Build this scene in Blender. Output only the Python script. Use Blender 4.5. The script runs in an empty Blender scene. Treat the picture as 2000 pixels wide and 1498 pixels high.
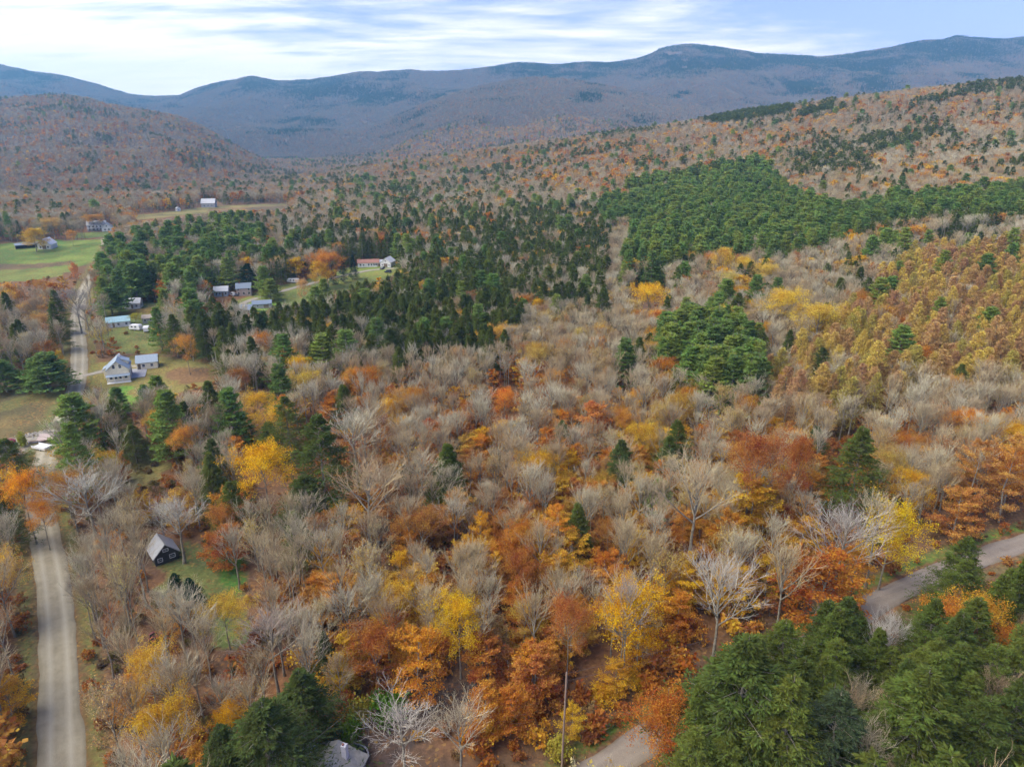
import bpy, math, random
import numpy as np
RNG = np.random.default_rng(11)
random.seed(5)
sc = bpy.context.scene
COL = sc.collection
R = math.radians

# ------------------------------------------------------------------ camera
PITCH, FPX, CAMZ = R(20.0), 1376.0, 85.0
cam = bpy.data.cameras.new('camera')
cam.sensor_width = 36.0
cam.lens = FPX / 2000.0 * 36.0
cam.clip_start, cam.clip_end = 1.0, 60000.0
cam_o = bpy.data.objects.new('camera', cam)
COL.objects.link(cam_o)
cam_o.location = (0, 0, CAMZ)
cam_o.rotation_euler = (R(90) - PITCH, 0, 0)
sc.camera = cam_o

# ------------------------------------------------------------------ sky, sun, exposure
SUN_EL, SUN_AZ = R(50), R(250)          # azimuth clockwise from +Y: light comes from behind and to one side
world = bpy.data.worlds.new('World')
sc.world = world
world.use_nodes = True
wn, wl = world.node_tree.nodes, world.node_tree.links
wn.clear()
w_out = wn.new('ShaderNodeOutputWorld')
w_bg = wn.new('ShaderNodeBackground')
w_bg.inputs['Strength'].default_value = 0.068
wl.new(w_bg.outputs[0], w_out.inputs['Surface'])
w_sky = wn.new('ShaderNodeTexSky')
w_sky.sky_type = 'NISHITA'
w_sky.sun_disc = False
w_sky.sun_elevation = SUN_EL
w_sky.sun_rotation = SUN_AZ
w_sky.altitude = 600
w_sky.air_density = 1.0
w_sky.dust_density = 0.3
w_sky.ozone_density = 3.0

def wmath(op, a, b=None, c=None):
    n = wn.new('ShaderNodeMath'); n.operation = op
    for i, x in enumerate((a, b, c)):
        if x is None: continue
        if isinstance(x, (int, float)): n.inputs[i].default_value = x
        else: wl.new(x, n.inputs[i])
    return n.outputs[0]

w_geo = wn.new('ShaderNodeTexCoord')
w_sep = wn.new('ShaderNodeSeparateXYZ')
wl.new(w_geo.outputs['Generated'], w_sep.inputs[0])
dx, dy, dz = w_sep.outputs
den = wmath('ADD', wmath('MAXIMUM', dz, 0.0), 0.10)
w_cmb = wn.new('ShaderNodeCombineXYZ')          # a cloud deck seen in perspective
wl.new(wmath('DIVIDE', dx, den), w_cmb.inputs[0])
wl.new(wmath('DIVIDE', dy, den), w_cmb.inputs[1])
def wnoise(scale, sx, sy, det, rough, off, dist=0.0):
    m = wn.new('ShaderNodeMapping')
    m.inputs['Scale'].default_value = (sx, sy, 1)
    m.inputs['Location'].default_value = off
    wl.new(w_cmb.outputs[0], m.inputs[0])
    n = wn.new('ShaderNodeTexNoise')
    n.inputs['Scale'].default_value = scale
    n.inputs['Detail'].default_value = det
    n.inputs['Roughness'].default_value = rough
    n.inputs['Distortion'].default_value = dist
    wl.new(m.outputs[0], n.inputs['Vector'])
    return n.outputs[0]
big = wnoise(0.42, 1.0, 1.0, 3, 0.5, (3.1, 1.7, 0))
streak = wnoise(0.55, 0.8, 1.6, 7, 0.62, (7.3, 2.2, 4), 0.5)
fine = wnoise(2.6, 0.6, 1.5, 6, 0.6, (1.2, 9.1, 2), 0.4)
low = wmath('SUBTRACT', 1.0, wmath('SMOOTH_MIN', wmath('MULTIPLY', wmath('MAXIMUM', dz, 0.0), 6.5), 1.0, 0.2))
cov = wmath('ADD', wmath('MULTIPLY', big, 0.9), wmath('MULTIPLY', streak, 1.0))
cov = wmath('ADD', cov, wmath('MULTIPLY', fine, 0.28))
cov = wmath('ADD', cov, wmath('MULTIPLY', low, 0.36))
cov = wmath('ADD', cov, wmath('MULTIPLY', dx, -0.30))
w_map = wn.new('ShaderNodeMapRange'); w_map.interpolation_type = 'SMOOTHSTEP'
w_map.inputs['From Min'].default_value = 1.07
w_map.inputs['From Max'].default_value = 1.40
w_map.inputs['To Min'].default_value = 0.0
wl.new(cov, w_map.inputs['Value'])
w_ccol = wn.new('ShaderNodeMix'); w_ccol.data_type = 'RGBA'      # thin grey-lilac to thick white cloud
w_ccol.inputs['A'].default_value = (6.2, 5.7, 5.8, 1)
w_ccol.inputs['B'].default_value = (8.2, 7.5, 7.0, 1)
wl.new(fine, w_ccol.inputs['Factor'])
w_gain = wn.new('ShaderNodeMix'); w_gain.data_type = 'RGBA'; w_gain.blend_type = 'MULTIPLY'
w_gain.inputs['Factor'].default_value = 1.0
w_gain.inputs['B'].default_value = (.74, .60, .85, 1)
wl.new(w_sky.outputs[0], w_gain.inputs['A'])
w_mix = wn.new('ShaderNodeMix'); w_mix.data_type = 'RGBA'
wl.new(w_map.outputs[0], w_mix.inputs['Factor'])
wl.new(w_gain.outputs['Result'], w_mix.inputs['A'])
wl.new(w_ccol.outputs['Result'], w_mix.inputs['B'])
wl.new(w_mix.outputs['Result'], w_bg.inputs['Color'])

sun = bpy.data.lights.new('sun', 'SUN')
sun.energy, sun.angle, sun.color = 1.3, R(60), (1.0, 0.94, 0.84)
sun_o = bpy.data.objects.new('sun', sun)
COL.objects.link(sun_o)
sun_o.location = (-300, -200, 500)
sun_o.rotation_euler = (R(90) - SUN_EL, 0, math.pi - SUN_AZ)   # lamp looks down its -Z, away from the sun's azimuth

vs = sc.view_settings
vs.view_transform, vs.look, vs.gamma, vs.exposure = 'Standard', 'None', 1.0, 2.08
vs.use_curve_mapping = False
sc.cycles.max_bounces = 5
sc.cycles.diffuse_bounces = 3
sc.cycles.glossy_bounces = 2
sc.cycles.transmission_bounces = 3
sc.cycles.transparent_max_bounces = 4
sc.cycles.volume_bounces = 0
sc.cycles.use_denoising = True
sc.cycles.use_adaptive_sampling = True
sc.cycles.adaptive_threshold = 0.03
sc.cycles.use_light_tree = False

# ------------------------------------------------------------------ noise
def _hash(ix, iy, seed):
    h = (ix.astype(np.int64) * 374761393 + iy.astype(np.int64) * 668265263 + seed * 1442695041) & 0x7fffffff
    h = ((h ^ (h >> 13)) * 1274126177) & 0x7fffffff
    return ((h ^ (h >> 16)) & 0xffff) / 65535.0
def vnoise(x, y, seed=0):
    x = np.asarray(x, float); y = np.asarray(y, float)
    ix, iy = np.floor(x), np.floor(y)
    fx, fy = x - ix, y - iy
    fx, fy = fx * fx * fx * (fx * (fx * 6 - 15) + 10), fy * fy * fy * (fy * (fy * 6 - 15) + 10)
    a, b = _hash(ix, iy, seed), _hash(ix + 1, iy, seed)
    c, d = _hash(ix, iy + 1, seed), _hash(ix + 1, iy + 1, seed)
    return (a + (b - a) * fx) * (1 - fy) + (c + (d - c) * fx) * fy
def fbm(x, y, seed=0, oct=4):
    t, amp, f = 0, 0.5, 1.0
    for o in range(oct):
        t = t + amp * vnoise(x * f, y * f, seed + o * 17); amp *= .5; f *= 2.03
    return t * 2 - 1 + 0.06

# ------------------------------------------------------------------ the lie of the land
cP, sP = math.cos(PITCH), math.sin(PITCH)
def ray(px, py):
    u, v = (px - 1000.0) / FPX, (py - 749.0) / FPX
    return u, cP - v * sP, -(sP + v * cP)
def project(X, Y, Z):
    dz = Z - CAMZ
    t = Y * cP - dz * sP
    t = np.maximum(t, 1e-3)
    return 1000 + FPX * X / t, 749 + FPX * (-dz * cP - Y * sP) / t, t

A_LINES = [
    (-1.3, [(0, 0), (300, 0), (850, 2), (1000, -10), (1300, -25), (1700, -10), (9000, -20)]),
    (-.42, [(0, 0), (300, 0), (600, 0), (850, 0), (1000, -16), (1300, -32), (1600, -30), (9000, -30)]),
    (-.21, [(0, 0), (400, 0), (840, 1), (1200, -2), (1300, 4), (1500, -12), (1700, -40), (9000, -40)]),
    (0.0, [(0, 0), (300, 0), (480, 3), (800, 6), (1150, 25), (1300, 40), (1500, 34), (1800, 0), (2300, -35), (9000, -35)]),
    (.21, [(0, 0), (262, 0), (395, 3), (590, 12), (900, 38), (1150, 68), (1250, 80), (1400, 76), (1700, 46), (2300, -10), (9000, -30)]),
    (.42, [(0, 0), (146, 0), (262, 2), (420, 13), (560, 29), (830, 58), (1000, 88), (1150, 113), (1300, 116), (1600, 90), (2300, 20), (9000, -30)]),
    (.635, [(0, 0), (146, 0), (240, 6), (380, 19), (520, 33), (750, 60), (1000, 112), (1100, 138), (1250, 142), (1600, 115), (2300, 40), (9000, -30)]),
    (1.3, [(0, 0), (146, 0), (240, 9), (380, 26), (520, 44), (750, 82), (1000, 140), (1150, 168), (1350, 175), (1700, 150), (2300, 80), (9000, 0)]),
]
_AG = np.linspace(-1.3, 1.3, 105)
_YG = np.linspace(0, 9000, 601)
_tab = np.stack([np.interp(_YG, *zip(*pts)) for _, pts in A_LINES], 0)
_NG = np.stack([np.interp(_AG, [a for a, _ in A_LINES], _tab[:, j]) for j in range(len(_YG))], 1)
for _ in range(3):
    _p = np.pad(_NG, ((4, 4), (0, 0)), 'edge'); _NG = sum(_p[k:k + len(_AG)] for k in range(9)) / 9
    _p = np.pad(_NG, ((0, 0), (2, 2)), 'edge'); _NG = sum(_p[:, k:k + len(_YG)] for k in range(5)) / 5

SKYLINE = [(-700, 140), (-200, 112), (0, 127), (60, 140), (120, 148), (190, 165), (230, 178), (260, 186), (300, 189), (350, 188), (380, 175),
    (420, 163), (460, 157), (490, 149), (520, 155), (540, 159), (600, 157), (650, 150), (700, 141), (750, 141), (800, 137), (850, 141),
    (900, 138), (960, 131), (1010, 123), (1050, 124), (1080, 127), (1150, 122), (1190, 123), (1240, 117), (1270, 107), (1290, 96),
    (1320, 90), (1350, 87), (1400, 92), (1440, 98), (1480, 106), (1530, 108), (1600, 112), (1640, 109), (1700, 100), (1750, 91),
    (1800, 80), (1840, 78), (1870, 71), (1910, 75), (1960, 77), (2000, 73), (2200, 84), (2700, 110)]
LEFTHILL = [(-700, 150), (-200, 180), (0, 197), (60, 193), (125, 190), (170, 196), (215, 209), (290, 221), (350, 231), (400, 253), (430, 270),
    (475, 297), (520, 318), (560, 336), (640, 370), (2700, 500)]
SPUR = [(-700, 520), (520, 360), (560, 336), (600, 314), (640, 296), (700, 266), (750, 241), (800, 217), (850, 197), (900, 180), (950, 167),
    (1000, 158), (1060, 152), (1120, 158), (1200, 172), (1300, 196), (1450, 225), (1700, 260), (2700, 330)]
def crest(pts, Yc, lift=0):
    a, z = [], []
    for (px, py) in pts:
        r = ray(px, py + lift)
        a.append(r[0] / r[1]); z.append(CAMZ + Yc * r[2] / r[1])
    return np.array(a), np.array(z)
RIDGES = [(crest(SKYLINE, 5400, 2.0), 2500, 5400, 1.35, -30, 170, 31, 900),
          (crest(LEFTHILL, 2250, 2.5), 980, 2250, 1.1, -30, 55, 57, 380),
          (crest(SPUR, 3500, 2.5), 1750, 3500, 1.2, -35, 75, 83, 520)]
def smax(a, b, k):
    h = np.clip(.5 + .5 * (a - b) / k, 0, 1)
    return b + (a - b) * h + k * h * (1 - h)
def hgt(X, Y):
    X = np.asarray(X, float); Y = np.asarray(Y, float)
    Yp = np.maximum(Y, 60.0)
    a = np.clip(X / Yp, -1.29, 1.29)
    fa = (a + 1.3) / 2.6 * (len(_AG) - 1); fy = np.clip(Y, 0, 8990) / 9000 * (len(_YG) - 1)
    ia = np.clip(fa.astype(int), 0, len(_AG) - 2); iy = np.clip(fy.astype(int), 0, len(_YG) - 2)
    fa = fa - ia; fy = fy - iy
    z = (_NG[ia, iy] * (1 - fa) + _NG[ia + 1, iy] * fa) * (1 - fy) + (_NG[ia, iy + 1] * (1 - fa) + _NG[ia + 1, iy + 1] * fa) * fy
    und = np.clip((Y - 140) / 250, 0, 1)
    z = z + und * (1.6 * fbm(X / 90, Y / 90, 3, 3) + 5 * np.clip((Y - 500) / 600, 0, 1) * fbm(X / 260, Y / 260, 9, 3))
    far = Y > 900
    if np.any(far):
        Xf, Yf = X[far] if X.ndim else X, Y[far] if Y.ndim else Y
        af = Xf / np.maximum(Yf, 60)
        zf = z[far] if z.ndim else z
        n1 = fbm(Xf / 620, Yf / 900, 21, 4)
        for (ca, cz), yf, yc, p, zv, amp, sd, sc_ in RIDGES:
            zc = np.interp(af, ca, cz)
            spur = np.abs(fbm(Xf / sc_, Yf / (sc_ * 1.5), sd, 4)) * 2 - 0.45
            t = np.clip((Yf - yf) / (yc - yf), 0, 1)
            zz = zv + (zc - zv) * t ** p - spur * amp * 2.2 * t * (1 - t) * np.clip((zc - zv) / 150, 0, 1)
            zz = np.where(Yf > yc, zc - (Yf - yc) * 0.22, zz)
            zf = smax(zf, zz, 10.0)
        if z.ndim: z[far] = zf
        else: z = zf
    return z
_T = np.geomspace(55, 9000, 2600)
def ground(px, py, lift=0.0):
    r = ray(px, py)
    X, Y, Z = r[0] * _T, r[1] * _T, CAMZ + r[2] * _T
    d = Z - hgt(X, Y) - lift
    k = np.argmax(d < 0) if np.any(d < 0) else len(_T) - 1
    k = max(k, 1)
    f = d[k - 1] / (d[k - 1] - d[k] + 1e-9) if d[k] < 0 else 0
    t = _T[k - 1] + (_T[k] - _T[k - 1]) * f
    x, y = r[0] * t, r[1] * t
    return x, y, float(hgt(np.array([x]), np.array([y]))[0])
def gz(x, y):
    return float(hgt(np.array([x], float), np.array([y], float))[0])
def inpoly(px, py, poly):
    px = np.asarray(px, float); py = np.asarray(py, float)
    c = np.zeros(px.shape, bool)
    n = len(poly)
    for i in range(n):
        x1, y1 = poly[i]; x2, y2 = poly[(i + 1) % n]
        if y1 == y2: continue
        k = (y1 > py) != (y2 > py)
        c ^= k & (px < (x2 - x1) * (py - y1) / (y2 - y1) + x1)
    return c
def smooth_path(P, it=3):
    P = np.array(P, float)
    for _ in range(it):
        Q = [P[0]]
        for i in range(len(P) - 1):
            Q.append(P[i] * .75 + P[i + 1] * .25); Q.append(P[i] * .25 + P[i + 1] * .75)
        Q.append(P[-1]); P = np.array(Q)
    return P
def path_dist(X, Y, P):
    X = np.asarray(X, float); Y = np.asarray(Y, float)
    best = np.full(X.shape, 1e9); side = np.zeros(X.shape)
    for i in range(len(P) - 1):
        ax, ay = P[i]; bx, by = P[i + 1]
        ex, ey = bx - ax, by - ay
        L = ex * ex + ey * ey + 1e-9
        t = np.clip(((X - ax) * ex + (Y - ay) * ey) / L, 0, 1)
        d = np.hypot(X - ax - t * ex, Y - ay - t * ey)
        m = d < best
        best = np.where(m, d, best)
        side = np.where(m, np.sign(ex * (Y - ay) - ey * (X - ax)), side)
    return best, side

GRAVEL = smooth_path([ground(*p)[:2] for p in [(125, 1900), (121, 1700), (119, 1498), (116, 1300), (108, 1167), (95, 1090), (82, 1025), (76, 965), (85, 905),
    (108, 850), (135, 800), (152, 745), (156, 690), (151, 645), (152, 605), (165, 562), (185, 530), (200, 505), (207, 482), (205, 466)]])
PAVED = smooth_path([(-40, 28), (-12, 55)] + [ground(*p)[:2] for p in [(1205, 1475), (1390, 1375), (1545, 1290), (1700, 1180), (1830, 1120), (2000, 1058), (2150, 1018), (2500, 940)]])
TRACKS = [(smooth_path([ground(*p)[:2] for p in [(112, 852), (70, 858), (30, 866), (-40, 884), (-120, 900)]]), 5.0, 'farm_track'),
          (smooth_path([ground(*p)[:2] for p in [(160, 735), (190, 728), (215, 722), (250, 716), (285, 714)]]), 3.4, 'driveway'),
          (smooth_path([ground(*p)[:2] for p in [(460, 604), (478, 590), (520, 577), (580, 561), (640, 545), (700, 532), (735, 526), (775, 524)]]), 4.2, 'driveway'),
          (smooth_path([ground(*p)[:2] for p in [(150, 640), (165, 650), (178, 652), (195, 648), (215, 640)]]), 3.4, 'driveway')]

# ------------------------------------------------------------------ mesh and material helpers
def mesh_np(name, V, polys, mats=(), midx=None, smooth=False):
    """polys: list of (k, array n*k) face blocks"""
    me = bpy.data.meshes.new(name)
    V = np.asarray(V, np.float32)
    me.vertices.add(len(V)); me.vertices.foreach_set('co', V.ravel())
    loops = np.concatenate([np.asarray(p, np.int32).ravel() for p in polys]) if polys else np.zeros(0, np.int32)
    tot = np.concatenate([np.full(len(p), np.asarray(p).shape[1], np.int32) for p in polys]) if polys else np.zeros(0, np.int32)
    st = np.concatenate([[0], np.cumsum(tot)[:-1]]).astype(np.int32) if len(tot) else tot
    me.loops.add(len(loops)); me.loops.foreach_set('vertex_index', loops)
    me.polygons.add(len(tot)); me.polygons.foreach_set('loop_start', st)
    if midx is not None: me.polygons.foreach_set('material_index', np.asarray(midx, np.int32))
    me.update(calc_edges=True)
    me.polygons.foreach_set('use_smooth', np.full(len(tot), smooth, bool))
    for m in mats: me.materials.append(m)
    return me
def obj(name, me, parent=None, loc=None):
    o = bpy.data.objects.new(name, me)
    COL.objects.link(o)
    if parent is not None: o.parent = parent
    if loc is not None: o.location = loc
    return o
def tag(o, label=None, cat=None, group=None, kind=None):
    if label: o['label'] = label
    if cat: o['category'] = cat
    if group: o['group'] = group
    if kind: o['kind'] = kind
    return o
class NT:
    def __init__(s, name):
        s.m = bpy.data.materials.new(name); s.m.use_nodes = True
        s.n, s.l = s.m.node_tree.nodes, s.m.node_tree.links
        s.n.clear(); s.out = s.n.new('ShaderNodeOutputMaterial')
    def set(s, sock, v):
        if isinstance(v, (int, float)): sock.default_value = v
        elif isinstance(v, tuple): sock.default_value = v if len(v) == 4 or sock.type == 'VECTOR' else (*v, 1)
        else: s.l.new(v, sock)
    def math(s, op, a, b=None, c=None):
        n = s.n.new('ShaderNodeMath'); n.operation = op
        for i, x in enumerate((a, b, c)):
            if x is not None: s.set(n.inputs[i], x)
        return n.outputs[0]
    def mix(s, f, a, b, mode='MIX'):
        n = s.n.new('ShaderNodeMix'); n.data_type = 'RGBA'; n.blend_type = mode
        s.set(n.inputs['Factor'], f); s.set(n.inputs['A'], a); s.set(n.inputs['B'], b)
        return n.outputs['Result']
    def noise(s, scale, det=3, rough=.55, vec=None, out=0):
        n = s.n.new('ShaderNodeTexNoise')
        n.inputs['Scale'].default_value = scale; n.inputs['Detail'].default_value = det; n.inputs['Roughness'].default_value = rough
        if vec is not None: s.l.new(vec, n.inputs['Vector'])
        return n.outputs[out]
    def ramp(s, f, stops):
        n = s.n.new('ShaderNodeValToRGB'); e = n.color_ramp.elements
        while len(e) < len(stops): e.new(.5)
        for k, (p, c) in zip(e, stops): k.position = p; k.color = (*c, 1)
        s.l.new(f, n.inputs[0]); return n.outputs[0]
    def rng(s, v, a, b, c, d):
        n = s.n.new('ShaderNodeMapRange')
        for k, x in zip(('From Min', 'From Max', 'To Min', 'To Max'), (a, b, c, d)): n.inputs[k].default_value = x
        s.l.new(v, n.inputs['Value']); return n.outputs[0]
    def pos(s):
        return s.n.new('ShaderNodeNewGeometry').outputs['Position']
    def island(s):
        return s.n.new('ShaderNodeNewGeometry').outputs['Random Per Island']
    def attr(s, name, kind='GEOMETRY', out='Color'):
        n = s.n.new('ShaderNodeAttribute'); n.attribute_name = name; n.attribute_type = kind; return n.outputs[out]
    def scale_col(s, col, f):
        n = s.n.new('ShaderNodeVectorMath'); n.operation = 'SCALE'
        s.set(n.inputs[0], col); s.set(n.inputs['Scale'], f); return n.outputs[0]
    def bump(s, h, strength, dist=.1):
        n = s.n.new('ShaderNodeBump'); n.inputs['Strength'].default_value = strength; n.inputs['Distance'].default_value = dist
        s.l.new(h, n.inputs['Height']); return n.outputs[0]
    def principled(s, col, rough=.8, spec=.3, normal=None, metal=0.0):
        n = s.n.new('ShaderNodeBsdfPrincipled')
        s.set(n.inputs['Base Color'], col); s.set(n.inputs['Roughness'], rough)
        n.inputs['Specular IOR Level'].default_value = spec; n.inputs['Metallic'].default_value = metal
        if normal is not None: s.l.new(normal, n.inputs['Normal'])
        s.l.new(n.outputs[0], s.out.inputs[0]); return s.m

def leaf_material(name, trans, jitter, hue, src='tint'):
    t = NT(name)
    tint = t.attr(src, 'INSTANCER')
    isl = t.island()
    tc = t.n.new('ShaderNodeTexCoord').outputs['Object']
    nz = t.noise(0.35, 2, .5, tc)
    h = t.n.new('ShaderNodeHueSaturation')
    t.set(h.inputs['Color'], tint)
    t.set(h.inputs['Hue'], t.math('ADD', t.rng(isl, 0, 1, .5 - hue, .5 + hue), t.rng(nz, .3, .7, -hue * .8, hue * .8)))
    t.set(h.inputs['Value'], t.math('MULTIPLY', t.rng(isl, 0, 1, 1 - jitter, 1 + jitter), t.rng(nz, .3, .7, .82, 1.18)))
    h.inputs['Saturation'].default_value = 1.0
    d = t.n.new('ShaderNodeBsdfDiffuse'); t.l.new(h.outputs[0], d.inputs[0])
    if trans > 0:
        tr = t.n.new('ShaderNodeBsdfTranslucent'); t.l.new(h.outputs[0], tr.inputs[0])
        mx = t.n.new('ShaderNodeMixShader'); mx.inputs[0].default_value = trans
        t.l.new(d.outputs[0], mx.inputs[1]); t.l.new(tr.outputs[0], mx.inputs[2])
        t.l.new(mx.outputs[0], t.out.inputs[0])
    else:
        t.l.new(d.outputs[0], t.out.inputs[0])
    return t.m
M_LEAF = leaf_material('autumn_leaves', .38, .30, .022)
M_NEEDLE = leaf_material('conifer_needles', .3, .35, .02)
M_TWIG = leaf_material('bare_twigs', 0, .28, .015, 'twig')
def plain(name, c1, c2, scale, rough=.85, bump=0.0, spec=.25, det=4, metal=0.0):
    t = NT(name); p = t.n.new('ShaderNodeTexCoord').outputs['Object']
    n = t.noise(scale, det, .6, p)
    col = t.mix(t.rng(n, .3, .7, 0, 1), c1, c2)
    return t.principled(col, rough, spec, t.bump(n, bump, .05) if bump else None, metal)
M_BARK = plain('grey_bark', (.15, .13, .095), (.33, .305, .235), 2.2, .9, .5)
M_BIRCH = plain('pale_bark', (.30, .28, .25), (.52, .50, .46), 1.6, .9, .3)
HAZE = 1.15e-4
# ------------------------------------------------------------------ tree builders (numpy, whole levels at once)
def unit(v):
    return v / (np.linalg.norm(v, axis=-1, keepdims=True) + 1e-9)
class Geo:
    def __init__(s): s.V, s.F4, s.F3, s.n = [], [], [], 0
    def add(s, V, F4=None, F3=None):
        if F4 is not None and len(F4): s.F4.append(F4 + s.n)
        if F3 is not None and len(F3): s.F3.append(F3 + s.n)
        s.V.append(V); s.n += len(V)
    def arrays(s):
        V = np.concatenate(s.V) if s.V else np.zeros((0, 3))
        P = []
        if s.F4: P.append(np.concatenate(s.F4))
        if s.F3: P.append(np.concatenate(s.F3))
        return V, P
    def tubes(s, P, Rr, k=4):
        n, m, _ = P.shape
        T = np.gradient(P, axis=1); T = unit(T)
        up = np.where(np.abs(T[..., 2:3]) > .9, np.array([1., 0, 0]), np.array([0, 0, 1.]))
        A = unit(np.cross(T, up)); B = np.cross(T, A)
        ang = np.arange(k) * 2 * math.pi / k
        ring = P[:, :, None, :] + Rr[:, :, None, None] * (np.cos(ang)[None, None, :, None] * A[:, :, None, :] + np.sin(ang)[None, None, :, None] * B[:, :, None, :])
        V = ring.reshape(-1, 3)
        i = np.arange(n)[:, None, None] * m * k; j = np.arange(m - 1)[None, :, None] * k; q = np.arange(k)[None, None, :]
        a = i + j + q; b = i + j + (q + 1) % k
        F = np.stack([a, b, b + k, a + k], -1).reshape(-1, 4)
        s.add(V, F)
    def spikes(s, P0, P1, r):
        n = len(P0); T = unit(P1 - P0)
        up = np.where(np.abs(T[:, 2:3]) > .9, np.array([1., 0, 0]), np.array([0, 0, 1.]))
        A = unit(np.cross(T, up)); B = np.cross(T, A)
        r = np.broadcast_to(np.asarray(r, float), (n,))[:, None]
        V = np.stack([P0 + A * r, P0 - A * r * .5 + B * r * .87, P0 - A * r * .5 - B * r * .87, P1], 1).reshape(-1, 3)
        i = np.arange(n)[:, None] * 4
        F = np.concatenate([i + [0, 1, 3], i + [1, 2, 3], i + [2, 0, 3]], 1).reshape(-1, 3)
        s.add(V, None, F)
    def diamonds(s, C, A, B):
        n = len(C)
        V = np.stack([C - A, C - B, C + A, C + B], 1).reshape(-1, 3)
        s.add(V, np.arange(n * 4).reshape(-1, 4))

def curve(P0, D, L, bend, m=4):
    """polylines leaving P0 along D, bending up (bend>0) or down"""
    t = np.linspace(0, 1, m)[None, :, None]
    L = np.asarray(L)[:, None, None]
    b = np.asarray(np.broadcast_to(bend, (len(P0),)))[:, None, None]
    P = P0[:, None, :] + D[:, None, :] * L * t
    P = P + np.array([0, 0, 1.]) * b * L * t * t
    return P
def children(P, c, s0, s1, ang, rg, flat=False):
    n, m, _ = P.shape
    s = s0 + (s1 - s0) * (np.arange(c)[None, :] + rg.random((n, c))) / c
    f = s * (m - 1); i = np.minimum(f.astype(int), m - 2); f = (f - i)[..., None]
    idx = np.arange(n)[:, None]
    pos = P[idx, i] * (1 - f) + P[idx, i + 1] * f
    T = unit(P[idx, i + 1] - P[idx, i])
    up = np.where(np.abs(T[..., 2:3]) > .95, np.array([1., 0, 0]), np.array([0, 0, 1.]))
    A = unit(np.cross(T, up)); B = np.cross(T, A)
    if flat:
        sgn = np.where((np.arange(c)[None, :] + rg.integers(0, 2, (n, 1))) % 2 == 0, 1., -1.)[..., None]
        perp = A * sgn
    else:
        ph = np.arange(c)[None, :] * 2.4 + rg.random((n, 1)) * 6.28 + rg.normal(0, .4, (n, c))
        perp = A * np.cos(ph)[..., None] + B * np.sin(ph)[..., None]
    an = (ang + rg.normal(0, .14, (n, c)))[..., None]
    D = unit(T * np.cos(an) + perp * np.sin(an))
    return pos.reshape(-1, 3), D.reshape(-1, 3), s.reshape(-1), T.reshape(-1, 3)

def skeleton(rg, H, W, base, limbs, rad, lean=.03, vase=.9):
    z = np.linspace(0, 1, 8)
    wob = np.cumsum(rg.normal(0, lean * H / 8, (8, 2)), 0); wob[0] = 0
    trunk = np.concatenate([wob, (z * H * .93)[:, None]], 1)[None]
    trad = (rad * (1 - z) ** .8 + .025)[None]; trad[0, 0] *= 1.35
    f = base + (0.97 - base) * ((np.arange(limbs) + rg.random(limbs)) / limbs) ** .9
    fi = f * 7; i = np.minimum(fi.astype(int), 6); fr = (fi - i)[:, None]
    p0 = trunk[0, i] * (1 - fr) + trunk[0, i + 1] * fr
    ph = np.arange(limbs) * 2.4 + rg.random() * 6 + rg.normal(0, .3, limbs)
    rel = (f - base) / (1 - base)
    an = vase * (1.05 - .65 * rel) + rg.normal(0, .10, limbs)
    D = np.stack([np.cos(ph) * np.sin(an), np.sin(ph) * np.sin(an), np.cos(an)], 1)
    L = (W / 2) / np.maximum(np.sin(an), .45) * (.62 + .55 * np.sin(np.clip(rel * 1.15 + .18, 0, 1) * math.pi)) * rg.uniform(.75, 1.15, limbs)
    L = np.minimum(L, (H * 1.03 - p0[:, 2]) / np.maximum(np.cos(an) + .12, .2))
    limb = curve(p0, D, L, rg.uniform(.05, .2, limbs), 5)
    lr = np.interp(np.linspace(0, 1, 5), [0, 1], [1, .3])[None] * (rad * .56 * (1.1 - .6 * rel))[:, None]
    return trunk, trad, limb, lr, L

def bare_tree(seed, H=17., W=9., base=.42, limbs=16, c2=8, c3=7, c4=3, rad=.22, tw=1.0, leaf=0, leafsize=.2, vase=.9):
    rg = np.random.default_rng(seed)
    tr, cr, lf = Geo(), Geo(), Geo()
    trunk, trad, limb, lr, L = skeleton(rg, H, W, base, limbs, rad, vase=vase)
    tr.tubes(trunk, trad, 6); tr.tubes(limb, lr, 4)
    p, D, s, _ = children(limb, c2, .18, 1.0, .5, rg)
    L2 = np.repeat(L, c2) * (.58 - .28 * s) * rg.uniform(.7, 1.2, len(p)) + .35
    b2 = curve(p, D, L2, rg.uniform(.05, .3, len(p)), 4)
    cr.tubes(b2, np.array([[.034, .028, .02, .01]]) * tw * np.ones((len(p), 1)), 3)
    ends = b2
    if c3:
        p, D, s, _ = children(b2, c3, .2, 1.0, .46, rg)
        L3 = np.repeat(L2, c3) * (.5 - .2 * s) * rg.uniform(.6, 1.2, len(p)) + .22
        P1 = p + D * L3[:, None] + np.array([0, 0, .12]) * L3[:, None]
        cr.spikes(p, P1, .021 * tw)
        seg = np.stack([p, P1], 1); ends = seg
        if c4:
            p, D, s, _ = children(seg, c4, .25, 1.0, .48, rg)
            L4 = np.repeat(L3, c4) * rg.uniform(.35, .75, len(p)) + .12
            cr.spikes(p, p + D * L4[:, None] + np.array([0, 0, .1]) * L4[:, None], .013 * tw)
    if leaf:
        put_leaves(lf, ends, leaf, leafsize, rg)
    return tr, cr, lf

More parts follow.
